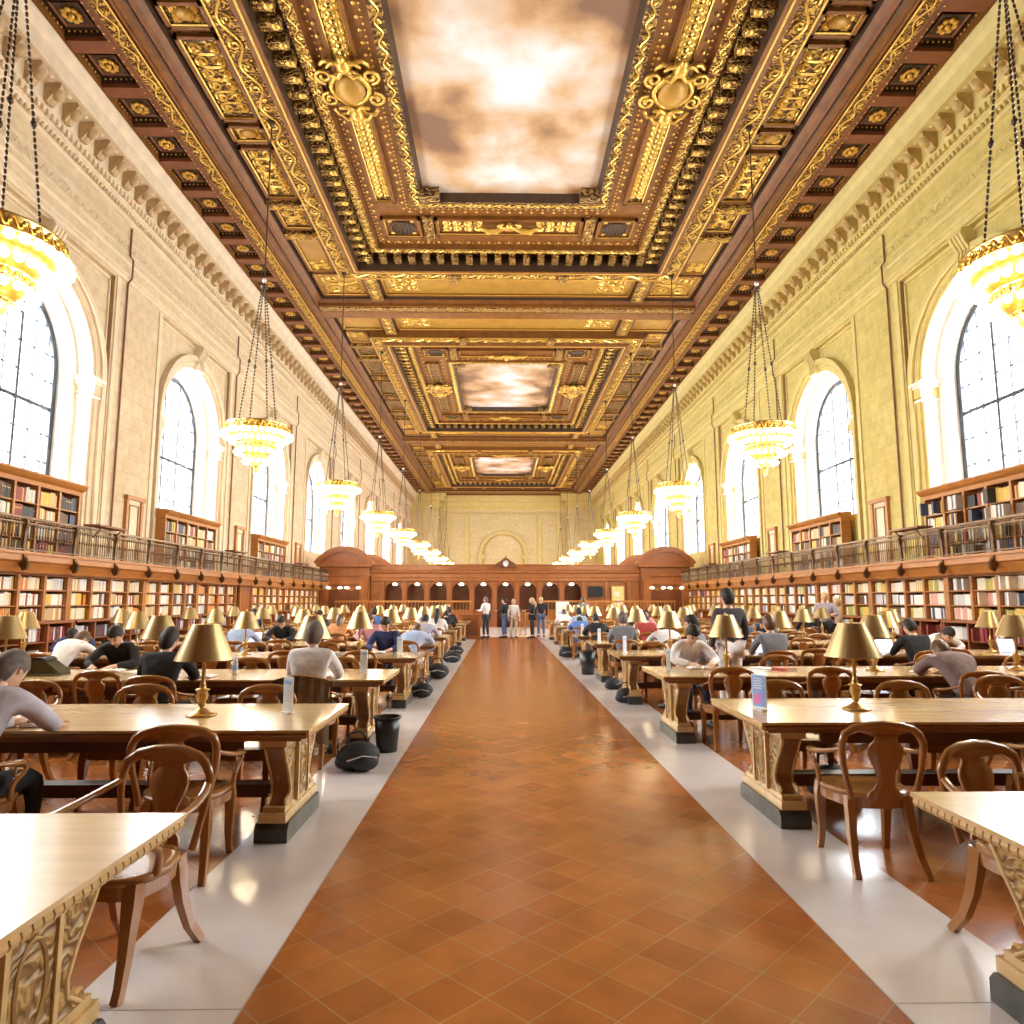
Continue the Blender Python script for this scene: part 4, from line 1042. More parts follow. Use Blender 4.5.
# ================================================================ CHAIRS
def make_chair(full=True):
    r = empty('library_armchair')
    # seat: rounded plank with a dished top
    N = 28; out = []
    for i in range(N):
        a = 2*PI*i/N; cx, sy = math.cos(a), math.sin(a)
        w_ = .255 if sy > 0 else .235; h_ = .22 if sy > 0 else .23; pw = .55 if sy > 0 else .85
        out.append((math.copysign(abs(cx)**pw, cx)*w_, math.copysign(abs(sy)**pw, sy)*h_ + .0))
    b = MB()
    rings = [(1.0, .425), (1.0, .445), (.985, .455), (.8, .449), (.4, .445)]
    vs = [(x*f, y*f, z) for f, z in rings for x, y in out] + [(0, 0, .443), (0, 0, .425)]
    fs = [(q*N+i, q*N+(i+1) % N, (q+1)*N+(i+1) % N, (q+1)*N+i) for q in range(len(rings)-1) for i in range(N)]
    L = len(rings)*N; fs += [((len(rings)-1)*N+i, (len(rings)-1)*N+(i+1) % N, L) for i in range(N)] + [((i+1) % N, i, L+1) for i in range(N)]
    b.add(vs, fs, 'chair', True); b.build('seat', r)
    b = MB(); vs = [(x*.94, y*.94, .365) for x, y in out] + [(x*.96, y*.96, .426) for x, y in out] + [(x*.86, y*.86, .365) for x, y in out] + [(x*.86, y*.86, .426) for x, y in out]
    fs = [(i, (i+1) % N, N+(i+1) % N, N+i) for i in range(N)] + [(2*N+(i+1) % N, 2*N+i, 3*N+i, 3*N+(i+1) % N) for i in range(N)] + [((i+1) % N, i, 2*N+i, 2*N+(i+1) % N) for i in range(N)]
    b.add(vs, fs, 'chair', False); b.build('seat_rail', r)
    for q in (-1, 1):
        b = MB(); P = [(q*.205, .165, .43), (q*.212, .18, .36), (q*.21, .19, .26), (q*.205, .195, .15), (q*.207, .215, .05), (q*.21, .235, 0)]
        b.tube(P, [1.15, 1.15, .95, .8, .68, .72], 'chair', k=4, flat=(.026, .026), up=(0, 1, 0)); b.build('leg', r)
        b = MB(); P = [(q*.165, -.165, .43), (q*.17, -.18, .33), (q*.178, -.20, .22), (q*.19, -.245, .10), (q*.205, -.315, 0)]
        b.tube(P, [1.1, 1.05, .9, .8, .72], 'chair', k=4, flat=(.024, .027), up=(0, 1, 0)); b.build('leg', r)
    bend = lambda x, z: -.225 - .045*(1 - min(1, (x/.25)**2)) - (z-.45)*.16 + (.02 if z > .8 else 0)
    # hoop: posts running into the crest
    path = [(-.185, .43), (-.205, .52), (-.228, .62), (-.238, .70), (-.236, .76), (-.215, .81), (-.17, .842), (-.09, .86), (0, .866), (.09, .86), (.17, .842), (.215, .81), (.236, .76), (.238, .70), (.228, .62), (.205, .52), (.185, .43)]
    b = MB(); b.tube([(x, bend(x, z), z) for x, z in path], [1.0, .95, .95, 1.05, 1.15, 1.2, 1.25, 1.3, 1.3, 1.3, 1.25, 1.2, 1.15, 1.05, .95, .95, 1.0], 'chair', k=6, flat=(.021, .015), up=(0, 1, 0)); b.build('back_hoop', r)
    prof = [(.43, .105), (.47, .095), (.50, .06), (.55, .047), (.60, .058), (.66, .088), (.71, .103), (.745, .098), (.775, .07), (.795, .062), (.81, .09), (.825, .15), (.85, .17)]
    b = MB(); vs = []
    for z, w_ in prof:
        for x in (-w_, -w_*.4, w_*.4, w_):
            y = bend(x, z); vs += [(x, y-.009, z), (x, y+.009, z)]
    fs = []
    for i in range(len(prof)-1):
        for j in range(3):
            a, c = i*8+j*2, (i+1)*8+j*2; fs += [(a, a+2, c+2, c), (a+1, c+1, c+3, a+3)]
        a, c = i*8, (i+1)*8; fs += [(a, c, c+1, a+1), (a+6, a+7, c+7, c+6)]
    b.add(vs, fs, 'chair', True); b.build('splat', r)
    for q in (-1, 1):
        b = MB(); P = [(q*.232, -.27, .725), (q*.262, -.20, .70), (q*.285, -.09, .672), (q*.292, .02, .655), (q*.285, .10, .648), (q*.272, .14, .63)]
        b.tube(P, [.9, 1, 1.05, 1.15, 1.35, .9], 'chair', k=6, flat=(.024, .014), up=(0, 0, 1)); arm_ = b.build('armrest', r)
        b = MB(); P = [(q*.276, .135, .642), (q*.276, .158, .61), (q*.268, .145, .575), (q*.26, .10, .545), (q*.252, .08, .505), (q*.245, .085, .44)]
        b.tube(P, [.8, 1.0, 1.0, 1.1, 1.1, 1.3], 'chair', k=6, flat=(.014, .02), up=(0, 1, 0)); b.tube([(q*.27, .13, .60), (q*.268, .085, .615), (q*.268, .075, .575), (q*.265, .10, .565)], .011, 'chair', k=5); b.build('arm_support', arm_)
    return r
cp = make_chair()
# joined single-body version for the chairs a few pixels high
def joined(root, name):
    b = MB()
    for ch in [c_ for k1 in kids(root) for c_ in [k1] + kids(k1)]:
        me = ch.data; T = ch.matrix_basis
        mats_ = [m for m in me.materials]
        for p in me.polygons:
            pass
        o = len(b.v); b.v.extend([tuple(T @ v.co) for v in me.vertices])
        for p in me.polygons: b.f.append(tuple(i+o for i in p.vertices)); b.mi.append(b.m(mats_[p.material_index])); b.sm.append(p.use_smooth)
    return b.build(name)
cj = joined(cp, 'library_armchair')
usedp = usedj = False
SLOT = {}
def slot(s, k, nf, x): 
    cy = rowY(s, k); return (s*x, cy + (-1.04 if nf == 'n' else 1.04), 0 if nf == 'n' else PI)
def put_chair(x, y, rz, label, detailed=True, extra_lab=None):
    global usedp, usedj
    if detailed: o = cp if not usedp else copy_tree(cp); usedp = True
    else: o = cj if not usedj else cj.copy(); (COL.objects.link(o) if usedj else None); usedj = True
    o.location = (x, y, 0); o.rotation_euler = (0, 0, rz)
    return tag(o, label, 'chair', 'oak library armchairs')
def seat_lab(s, k, nf, i):
    return 'oak armchair, %s from the aisle, %s side of the %s %s table' % (ORD[i], 'entrance' if nf == 'n' else 'partition', ORD[k], SIDE[s].replace(' ', '-'))
# people sit on some chairs: (side, row, near/far, index) -> chair placed exactly under them
TAKEN = {}
# ================================================================ PEOPLE
def skin_mesh(verts, edges, radii, root=0, sub=1):
    me = bpy.data.meshes.new('tmp'); me.from_pydata(verts, edges, []); o = bpy.data.objects.new('tmp', me); COL.objects.link(o)
    md = o.modifiers.new('s', 'SKIN'); md.use_smooth_shade = True; md.branch_smoothing = .3
    if not me.skin_vertices: me.attributes.new  # layer made by the modifier
    sv = me.skin_vertices[0].data
    for i, r_ in enumerate(radii):
        sv[i].radius = r_ if isinstance(r_, tuple) else (r_, r_); sv[i].use_root = (i == root)
    sb = o.modifiers.new('d', 'SUBSURF'); sb.levels = sub; sb.render_levels = sub
    dg = bpy.context.evaluated_depsgraph_get(); ev = o.evaluated_get(dg); m2 = ev.to_mesh()
    v = [tuple(a.co) for a in m2.vertices]; f = [tuple(p.vertices) for p in m2.polygons]
    ev.to_mesh_clear(); bpy.data.objects.remove(o); bpy.data.meshes.remove(me)
    return v, f
M['skin'] = mat('skin', (0.72, 0.45, 0.31), 0.5); M['skin2'] = mat('brown_skin', (0.40, 0.22, 0.13), 0.5)
M['hair'] = mat('black_hair', (0.02, 0.015, 0.012), 0.65, var=.4, scale=30); M['hair_g'] = mat('greying_hair', (0.15, 0.125, 0.11), 0.75, var=.3, scale=30); M['hair_b'] = mat('brown_hair', (0.13, 0.065, 0.03), 0.45, var=.4, scale=30); M['hair_l'] = mat('fair_hair', (0.55, 0.38, 0.18), 0.45, var=.3, scale=30)
M['eye'] = mat('dark_eye', (0.02, 0.015, 0.01), 0.2); M['lip'] = mat('lip', (0.5, 0.2, 0.16), 0.5)
CL = {'white': (0.85,0.84,0.85), 'lavender grey': (0.56,0.55,0.63), 'black': (0.018,0.018,0.022), 'navy': (0.03,0.045,0.14), 'pale blue': (0.42,0.52,0.72), 'grey': (0.22,0.23,0.26), 'brown': (0.16,0.09,0.06), 'pink': (0.75,0.38,0.42),
      'orange': (0.7,0.32,0.12), 'blue': (0.10,0.2,0.5), 'dark grey': (0.06,0.06,0.07), 'beige': (0.62,0.52,0.4), 'denim': (0.08,0.13,0.26), 'red': (0.45,0.06,0.05), 'plaid grey': (0.42,0.4,0.48), 'taupe': (0.24,0.17,0.16)}
for k_, c_ in CL.items(): M['cl_'+k_] = mat('cloth_'+k_.replace(' ', '_'), c_, 0.85, var=.1, scale=7, bump=1.0, detail=2)
POSE = {
 'write': dict(pel=(0,-.06,.52), wst=(0,-.04,.70), che=(0,.03,.90), nek=(0,.075,1.10), hed=(0,.14,1.20), tilt=-38, sh=(.175,.05,1.035), el=(.27,.17,.83), wr=(.13,.40,.79), hip=(.09,-.02,.50), kn=(.13,.40,.50), an=(.13,.36,.09), to=(.14,.50,.045)),
 'upright': dict(pel=(0,-.08,.52), wst=(0,-.07,.72), che=(0,-.03,.93), nek=(0,.02,1.14), hed=(0,.055,1.25), tilt=-14, sh=(.18,-.02,1.07), el=(.25,.14,.84), wr=(.12,.40,.80), hip=(.09,-.03,.50), kn=(.13,.39,.50), an=(.13,.37,.09), to=(.14,.51,.045)),
 'hunch': dict(pel=(0,-.06,.52), wst=(0,.04,.70), che=(0,.20,.86), nek=(0,.36,.98), hed=(0,.45,1.03), tilt=-55, sh=(.19,.26,.98), el=(.31,.42,.81), wr=(.10,.56,.80), hip=(.09,-.02,.50), kn=(.13,.40,.50), an=(.13,.36,.09), to=(.14,.50,.045)),
 'lean': dict(pel=(0,-.08,.52), wst=(0,-.02,.70), che=(0,.10,.90), nek=(0,.20,1.08), hed=(0,.28,1.16), tilt=-45, sh=(.18,.15,1.03), el=(.29,.33,.82), wr=(.12,.55,.80), hip=(.09,-.02,.50), kn=(.13,.40,.50), an=(.13,.36,.09), to=(.14,.50,.045)),
 'stand': dict(pel=(0,0,.95), wst=(0,0,1.1), che=(0,.0,1.3), nek=(0,.0,1.50), hed=(0,.03,1.62), tilt=-8, sh=(.19,0,1.43), el=(.25,-.02,1.15), wr=(.26,.08,.9), hip=(.09,0,.92), kn=(.11,.03,.5), an=(.12,0,.09), to=(.14,.15,.045)),
 'talk': dict(pel=(0,0,.95), wst=(0,0,1.1), che=(0,.0,1.3), nek=(0,.0,1.50), hed=(0,.03,1.62), tilt=-5, sh=(.19,0,1.43), el=(.26,.05,1.17), wr=(.16,.30,1.18), hip=(.09,0,.92), kn=(.12,.03,.5), an=(.14,0,.09), to=(.16,.15,.045)),
}
def joints(P):
    J = []; E = []; RR = []
    def a(p, r_, par=None):
        J.append(tuple(p)); RR.append(r_); i = len(J)-1
        if par is not None: E.append((par, i))
        return i
    return J, E, RR, a
def lerp(p, q, t): return tuple(p[i] + (q[i]-p[i])*t for i in range(3))
def mir(p, q): return (p[0]*q, p[1], p[2])
def body_mesh(pose):
    P = POSE[pose]; J, E, RR, a = joints(P)
    pe = a(P['pel'], (.135, .115)); ws = a(P['wst'], (.12, .10), pe); ch = a(P['che'], (.135, .10), ws); ne = a(P['nek'], (.055, .055), ch)
    hb = a(lerp(P['nek'], P['hed'], .55), (.055, .058), ne)
    for q in (-1, 1):
        sh = a(mir(P['sh'], q), (.050, .050), ch); el = a(mir(P['el'], q), (.037, .037), sh); wr = a(mir(P['wr'], q), (.028, .026), el)
        d = Vector(mir(P['wr'], q)) - Vector(mir(P['el'], q)); d.normalize()
        if P['wr'][2] < .85 and pose not in ('stand',): d = Vector((-.35*q, 1, -.05)).normalized()
        side = d.cross(Vector((0, 0, 1))); side = side.normalized() if side.length > .1 else Vector((0, 1, 0))
        pm = a(tuple(Vector(mir(P['wr'], q)) + d*.06), (.036, .018), wr)
        kn_ = Vector(J[pm])
        for fi, (off, ln) in enumerate(((-.030, .062), (-.010, .074), (.010, .070), (.030, .055))):
            f0 = a(tuple(kn_ + d*.035 + side*off), (.0095, .0095), pm); f1 = a(tuple(kn_ + d*(.035+ln*.55) + side*off*1.15 + Vector((0, 0, -.004))), (.0088, .0088), f0); a(tuple(kn_ + d*(.035+ln) + side*off*1.2 + Vector((0, 0, -.018))), (.0075, .0075), f1)
        inw = side * (-1 if (side.x*q) > 0 else 1)
        t0 = a(tuple(Vector(J[wr]) + d*.035 + inw*.032), (.011, .011), pm); a(tuple(Vector(J[wr]) + d*.075 + inw*.055 + Vector((0, 0, -.008))), (.009, .009), t0)
        hp = a(mir(P['hip'], q), (.085, .085), pe); kn = a(mir(P['kn'], q), (.058, .058), hp); an = a(mir(P['an'], q), (.036, .036), kn); a(mir(P['to'], q), (.036, .03), an)
    v, f = skin_mesh(J, E, RR)
    b = MB(); b.add(v, f, 'skin', True)
    # head with brow, nose, chin, eyes, mouth and ears
    T = Matrix.Translation(P['hed']) @ Matrix.Rotation(R(P['tilt']), 4, 'X') @ Matrix.Scale(1.1, 4)
    hv = []; K, N_ = 18, 14
    for i in range(N_+1):
        for j in range(K):
            th, ph = PI*i/N_, 2*PI*j/K; x, y, z = math.sin(th)*math.cos(ph), math.sin(th)*math.sin(ph), math.cos(th)
            w_ = .074*(1 - .18*max(0, -z)); dx = x*w_; dy = y*.095*(1 if y > 0 else 1.02); dz = z*.122
            if y > .3 and z < 0: dy -= .012*(-z)*(1-abs(x))
            if y > .4 and abs(x) < .25: dy += .016*max(0, 1-abs(z+.12)*3.2)            # nose
            if y > .5 and abs(z-.12) < .2 and .2 < abs(x) < .6: dy -= .008             # eye sockets
            if y > .4 and abs(x) < .35 and z < -.6: dy += .010                          # chin
            hv.append((dx, dy, dz))
    hf = [(i*K+j, i*K+(j+1) % K, (i+1)*K+(j+1) % K, (i+1)*K+j) for i in range(N_) for j in range(K)]
    b.add(hv, hf, 'skin', True, T)
    for q in (-1, 1):
        b.ball((q*.03, .080, .012), .011, 'eye', 6, 4, T); b.tube([(q*.016, .091, .032), (q*.032, .09, .037), (q*.048, .08, .032)], .0035, 'eye', k=4, T=T)
        b.ball((q*.075, -.005, .0), .022, 'skin', 6, 5, T, (.4, .8, 1.3))
    b.tube([(-.022, .083, -.055), (0, .092, -.053), (.022, .083, -.055)], .005, 'lip', k=4, T=T)
    b.ball((0, .104, -.018), .013, 'skin', 6, 5, T, (.9, 1, 1.1))
    o = b.build('body'); me = o.data; bpy.data.objects.remove(o); return me
def cloth_mesh(pose, what):
    P = POSE[pose]; J, E, RR, a = joints(P)
    if what == 'shirt':
        pe = a(lerp(P['pel'], P['wst'], -.05), (.158, .135)); ws = a(P['wst'], (.145, .122), pe); ch = a(P['che'], (.185, .135), ws); a(lerp(P['che'], P['nek'], .86), (.085, .075), ch)
        for q in (-1, 1):
            sh = a(mir(P['sh'], q), (.090, .086), ch); m_ = a(mir(lerp(P['sh'], P['el'], .5), q), (.070, .068), sh); el = a(mir(P['el'], q), (.056, .056), m_); a(mir(lerp(P['el'], P['wr'], .9), q), (.042, .040), el)
    else:
        pe = a(P['pel'], (.150, .130))
        for q in (-1, 1):
            hp = a(mir(P['hip'], q), (.098, .098), pe); kn = a(mir(P['kn'], q), (.072, .072), hp); a(mir(lerp(P['kn'], P['an'], .93), q), (.056, .056), kn)
    v, f = skin_mesh(J, E, RR); b = MB(); b.add(v, f, 'black', True); o = b.build(what); me = o.data; bpy.data.objects.remove(o); return me
def shoe_mesh(pose, q):
    P = POSE[pose]; b = MB()
    if True:
        an, to = mir(P['an'], q), mir(P['to'], q)
        b.tube([(an[0], an[1]-.07, .04), (an[0], an[1]-.02, .055), lerp(an, to, .5)[:2] + (.05,), (to[0], to[1], .04), (to[0], to[1]+.05, .03)], [.035, .048, .044, .04, .022], 'black', k=8)
    o = b.build('shoe'); me = o.data; bpy.data.objects.remove(o); return me
def hair_mesh(pose, style):
    P = POSE[pose]; T = Matrix.Translation(P['hed']) @ Matrix.Rotation(R(P['tilt']), 4, 'X') @ Matrix.Scale(1.1, 4)
    b = MB(); K, N_ = 20, 12; vs = []; keep = {}
    for i in range(N_+1):
        for j in range(K):
            th, ph = PI*i/N_, 2*PI*j/K; x, y, z = math.sin(th)*math.cos(ph), math.sin(th)*math.sin(ph), math.cos(th)
            lim = .42 if y > .35 else (.0 if y > -.1 else (-.55 if style == 'short' else -1.1))
            g = 1.0 + (.03*math.sin(9*ph+5*th) if style != 'beanie' else 0)
            px, py, pz = x*.084*g, y*.106*g - .004, z*.134*g
            if style == 'long' and y < .1 and z < 0: pz -= .10*(-z); py -= .03
            if z < lim: px *= .86; py *= .86
            vs.append((px, py, pz)); keep[i*K+j] = z >= lim - .25
    fs = [(i*K+j, i*K+(j+1) % K, (i+1)*K+(j+1) % K, (i+1)*K+j) for i in range(N_) for j in range(K)]
    fs = [f for f in fs if all(keep[a_] for a_ in f)]
    b.add(vs, fs, 'hair', True, T)
    if style == 'bun': b.ball((0, -.12, .05), .045, 'hair', 8, 6, T)
    if style == 'long': b.tube([Vector((0, -.09, -.05)), Vector((0, -.13, -.16)), Vector((0, -.13, -.28))], [.06, .055, .02], 'hair', k=8, T=T)
    o = b.build('hair'); me = o.data; bpy.data.objects.remove(o); return me
MC = {}
def cached(kind, pose, *a):
    k_ = (kind, pose) + a
    if k_ not in MC: MC[k_] = {'body': body_mesh, 'shirt': lambda p: cloth_mesh(p, 'shirt'), 'trousers': lambda p: cloth_mesh(p, 'trousers'), 'shoe': shoe_mesh, 'hair': hair_mesh}[kind](pose, *a)
    return MC[k_]
def person(x, y, rz, pose, shirt, trousers, hair, label, style='short', skin='skin', scale=1.0, mirror=False, group=None, z=0):
    r = empty('person', (x, y, z), rz, label, 'person', group); r.scale = (-scale if False else scale, scale, scale)
    def part(nm, me, mt=None):
        o = bpy.data.objects.new(nm, me); COL.objects.link(o); o.parent = r
        if mt: o.material_slots[0].link = 'OBJECT'; o.material_slots[0].material = M[mt]
        return o
    part('body', cached('body', pose), skin); part('shirt', cached('shirt', pose), 'cl_'+shirt); part('trousers', cached('trousers', pose), 'cl_'+trousers); [part('shoe', cached('shoe', pose, q), 'blackp') for q in (-1, 1)]; part('hair', cached('hair', pose, style), hair)
    return r
# ---- seated readers: side, row, n(ear)/f(ar) side of the table, x, pose, shirt, trousers, hair, style, label
SEAT = [
 (-1,1,'n',3.42,'lean','lavender grey','black','hair_g','short','man in a pale grey shirt leaning over the second table by the cream wall', -.35),
 (-1,2,'n',2.20,'upright','white','dark grey','hair_g','short','grey-haired man in a white shirt seated with a coat on his chair', -.05),
 (-1,2,'n',3.68,'write','black','black','hair','beanie','person all in black seen from behind, bent over the third table by the cream wall', .15),
 (-1,2,'f',5.15,'lean','black','black','hair','short','dark-haired man in a black jacket writing, facing the entrance', .15),
 (-1,3,'n',6.60,'hunch','white','black','hair_b','short','person in a white shirt slumped over the fourth table by the cream wall', -.6),
 (-1,3,'f',7.35,'hunch','navy','navy','hair','short','person in a navy jacket slumped low beside the bookcases', .4),
 (-1,3,'f',2.25,'write','navy','black','hair','short','dark-haired reader in a navy sweater facing the entrance near the aisle', 0),
 (-1,4,'n',5.10,'lean','pale blue','denim','hair_b','short','person in a pale blue shirt leaning over the fifth table', 0),
 (-1,4,'f',4.90,'lean','black','black','hair','short','person in black bending down behind the fifth table', .3),
 (-1,4,'n',1.95,'hunch','pale blue','beige','hair_b','short','person in a washed blue top slumped at the aisle end of the fifth table', -.5),
 (-1,4,'f',3.05,'write','pink','denim','hair_b','long','person in a pink top at the partition side of the fifth table', 0),
 (-1,5,'n',2.05,'lean','plaid grey','denim','hair','short','person in a striped grey shirt at the sixth table by the aisle', -.3),
 (-1,5,'n',3.95,'lean','orange','beige','hair_b','long','person in an orange-brown top at the sixth table', .2),
 (-1,6,'n',2.00,'upright','white','beige','hair','long','long-haired woman in a white flowered top seen from behind near the aisle', -.2),
 (-1,6,'f',5.6,'write','dark grey','black','hair','short','dark-dressed reader behind the seventh table by the cream wall', 0),
 (-1,7,'n',2.0,'lean','black','black','hair','short','black-clad reader at the eighth table by the aisle', 0),
 (-1,7,'n',4.2,'upright','blue','black','hair','short','reader in blue at the eighth table by the cream wall', 0),
 (-1,8,'n',2.1,'upright','black','black','hair','short','reader in black at the ninth table by the aisle', 0),
 (-1,8,'f',3.2,'write','white','black','hair_l','short','fair-haired reader in white at the ninth table', 0),
 (-1,6,'n',6.9,'upright','navy','black','hair','short','reader in navy by the bookcases of the cream wall', 0),
 (1,2,'f',2.22,'lean','white','denim','hair','short','young black-haired man in a white shirt reading with his head down', .25),
 (1,3,'n',2.62,'upright','grey','dark grey','hair','short','man in a grey suit jacket sitting sideways near the yellow wall tables', 1.0),
 (1,3,'n',3.75,'upright','grey','denim','hair_b','short','person in a grey sweater seated with their back to the entrance', .2),
 (1,3,'n',5.90,'write','black','black','hair','short','person in black with a bun, seated at a laptop', .2),
 (1,2,'n',4.70,'hunch','taupe','black','hair_b','short','man in a taupe sweater slumped over the third table by the yellow wall', -.1),
 (1,3,'f',7.3,'hunch','white','black','hair','short','person in a white top slumped by the bookcases of the yellow wall', .5),
 (1,4,'n',2.05,'upright','grey','black','hair_g','short','grey-haired person in a grey jacket seen from behind near the aisle', -.05),
 (1,5,'n',1.98,'lean','black','black','hair','short','person in black at the sixth table beside the aisle, yellow wall side', .2),
 (1,4,'n',2.95,'hunch','white','black','hair','short','person in a white shirt bent low over an open laptop', .2),
 (1,6,'n',1.9,'hunch','blue','denim','hair','short','person in blue slumped at the seventh table by the aisle', -.2),
 (1,5,'n',3.1,'write','red','black','hair_b','short','reader in a red top at the sixth table, yellow wall side', 0),
 (1,5,'f',6.5,'hunch','denim','denim','hair','short','person in blue denim slumped at the sixth table by the yellow wall', -.6),
 (1,6,'n',8.2,'upright','black','black','hair','short','black-haired reader beside the bookcases of the yellow wall', 0),
 (1,7,'n',2.2,'upright','pale blue','black','hair','short','reader in pale blue at the eighth table, yellow wall side', 0),
 (1,7,'f',4.4,'write','black','black','hair','short','reader in black behind the eighth table, yellow wall side', 0),
 (1,8,'n',2.0,'lean','white','black','hair_b','short','brown-haired reader in white at the ninth table, yellow wall side', 0),
 (1,6,'f',4.1,'write','pink','black','hair','long','long-haired reader in pink behind the seventh table, yellow wall side', 0),
]
occ = []
for s, k, nf, x, pose, sh, tr, ha, st, lab, turn in SEAT:
    px, py, rz = slot(s, k, nf, x)
    py += (.06 if nf == 'n' else -.06)*(1 if pose in ('upright', 'hunch') else 0)
    tw = turn*.35 if abs(turn) < .9 else turn
    person(px, py, rz + tw, pose, sh, tr, ha, lab, style=st, group=None)
    occ.append((s, k, nf, px, py, rz + tw))
STAND = [
 (-.92, 30.5, .9, 'talk', 'white', 'dark grey', 'hair_g', 'short', 'standing man in a white shirt and dark trousers beside the counter', 1.0),
 (-.12, 30.6, 1.2, 'talk', 'black', 'denim', 'hair', 'short', 'standing person in a black top at the end of the aisle', .98),
 (.26, 30.75, PI+.3, 'stand', 'white', 'beige', 'hair_l', 'long', 'standing woman in a pale dress beside the person in black', .95),
 (1.08, 30.4, 1.3, 'talk', 'black', 'black', 'hair_l', 'long', 'standing blonde woman in a long black coat', .98),
 (1.5, 31.3, .2, 'stand', 'black', 'denim', 'hair_l', 'short', 'standing man in a dark top and blue jeans', 1.0),
 (2.99, 10.1, .25, 'stand', 'dark grey', 'white', 'hair', 'short', 'standing man in a dark shirt and white trousers between the tables', 1.01),
 (8.45, 18.9, PI-.4, 'talk', 'plaid grey', 'black', 'hair_l', 'short', 'standing man in a checked grey shirt near the yellow wall bookcases', 1.04),
 (9.0, 19.3, 1.2, 'stand', 'beige', 'black', 'hair_l', 'short', 'standing person in beige behind the man in the checked shirt', .95),
 (3.2, 29.9, 0, 'stand', 'grey', 'black', 'hair_b', 'short', 'standing person in grey behind the last yellow wall table', 1.0),
]
for x, y, rz, pose, sh, tr, ha, st, lab, sc in STAND: person(x, y, rz, pose, sh, tr, ha, lab, style=st, scale=sc)

# ---- chairs: under every sitter, and at the other places of each table
hero = {(-1, 0, 'f', 0): (-1.97, 3.31, PI - .2), (1, 0, 'f', 0): (2.2, 3.36, PI + .22), (1, 1, 'n', 0): (2.01, 4.55, -.06), (-1, 1, 'n', 0): (-2.2, 4.5, .1)}
nlab = {}
for s in (-1, 1):
    for k in range(NROW):
        for nf in 'nf':
            if k == 0 and nf == 'n': continue
            for i in range(6):
                if k == 0 and i > 1: continue
                x, y, rz = slot(s, k, nf, 2.28 + 1.08*i)
                tuck = .50 if rnd.random() < .8 else .12
                y += tuck if nf == 'n' else -tuck
                x += rnd.uniform(-.07, .07); y += rnd.uniform(-.04, .04); rz += rnd.gauss(0, .05 if tuck > .3 else .16)
                if (s, k, nf, i) in hero: x, y, rz = hero[(s, k, nf, i)]
                else:
                    hit = [q for q in occ if q[0] == s and q[1] == k and q[2] == nf and abs(q[3]-x) < .56]
                    if hit: continue
                    if math.hypot(x-2.99, y-10.1) < .62: continue
                put_chair(x, y, rz, seat_lab(s, k, nf, i), detailed=(k <= 4))
for s, k, nf, x, y, rz in occ:
    i = max(0, min(5, round((abs(x)-2.28)/1.08)))
    put_chair(x, y, rz, 'occupied ' + seat_lab(s, k, nf, i), detailed=(k <= 4))
if not usedj: bpy.data.objects.remove(cj)

# ================================================================ SMALL THINGS
def card(s, k, x, dy, col, lab, rz=0):
    r = empty('sign_holder', (s*x, rowY(s, k)+dy, .76), rz, lab, 'sign', None)
    b = MB(); b.box(-.07, .07, -.004, .004, 0.01, .27, 'paper'); b.box(-.05, .05, -.03, .03, 0, .012, 'paper'); std = b.build('stand', r)
    b = MB()
    if col == 'blue':
        b.box(-.062, .062, -.0065, -.004, .03, .262, 'sg_blue'); 
        for i in range(5): b.box(-.05, .03+.01*(i % 2), -.0085, -.0065, .235-.018*i, .243-.018*i, 'paper')
        b.box(-.05, .02, -.0085, -.0065, .05, .12, 'sg_pink'); b.box(.0, .05, -.009, -.0065, .08, .14, 'sg_violet')
    else:
        b.box(-.062, .062, -.0065, -.004, .03, .262, 'sg_pale'); b.box(-.05, .05, -.0085, -.0065, .21, .24, 'sg_blue')
        for i in range(6): b.box(-.045, .035, -.0085, -.0065, .19-.02*i, .194-.02*i, 'sg_blue')
    b.build('leaflet', std)
M['sg_blue'] = mat('sign_blue', (0.28, 0.52, 0.95), .5); M['sg_pink'] = mat('sign_pink', (0.85, 0.3, 0.65), .5); M['sg_violet'] = mat('sign_violet', (0.5, 0.35, 0.9), .5); M['sg_pale'] = mat('sign_pale', (0.75, 0.82, 0.92), .5)
for k in range(1, 7):
    for s in (-1, 1):
        card(s, k, 1.88 if s < 0 else 1.72, (.1 if s < 0 else -.05), 'blue' if (s, k) == (1, 1) else 'pale', 'upright %s leaflet holder on the %s %s table' % ('blue and pink' if (s, k) == (1, 1) else 'white', ORD[k], SIDE[s].replace(' ', '-')), R(-46 if s < 0 else -62 if k == 1 else 58))
def open_book(x, y, z, rz, lab, sc=1.0, one=False):
    r = empty('open_book', (x, y, z), rz, lab, 'book')
    b = MB()
    for q in (-1, 1):
        P = [(0, .004), (q*.02*sc, .022), (q*.07*sc, .026), (q*.14*sc, .014), (q*.15*sc, .004)]
        b.prism(P, 'y', -.11*sc, .11*sc, 'paper')
        for j in range(6): b.box(q*.03*sc, q*.12*sc, -.08*sc+j*.028*sc, -.076*sc+j*.028*sc, .0268 if False else .0262, .0268, 'sg_grey')
    b.build('pages', r)
    b = MB(); b.box(-.155*sc, .155*sc, -.115*sc, .115*sc, 0, .004, 'bk_maroon'); b.build('cover', r)
M['sg_grey'] = mat('print_grey', (0.45, 0.45, 0.47), .6)
TZ = .761
L2, L3, L4, R2, R3, R4 = rowY(-1,1), rowY(-1,2), rowY(-1,3), rowY(1,1), rowY(1,2), rowY(1,3)
open_book(-4.95, L3+.35, TZ, PI+.1, 'open book before the man in the black jacket')
open_book(-3.5, L2-.38, TZ, .1, 'open book under the arm of the man in the pale grey shirt')
open_book(-3.6, L3-.3, TZ, 0, 'open book before the person in black with the covered head')
open_book(2.2, R3+.32, TZ, PI, 'open book in front of the young man in the white shirt')
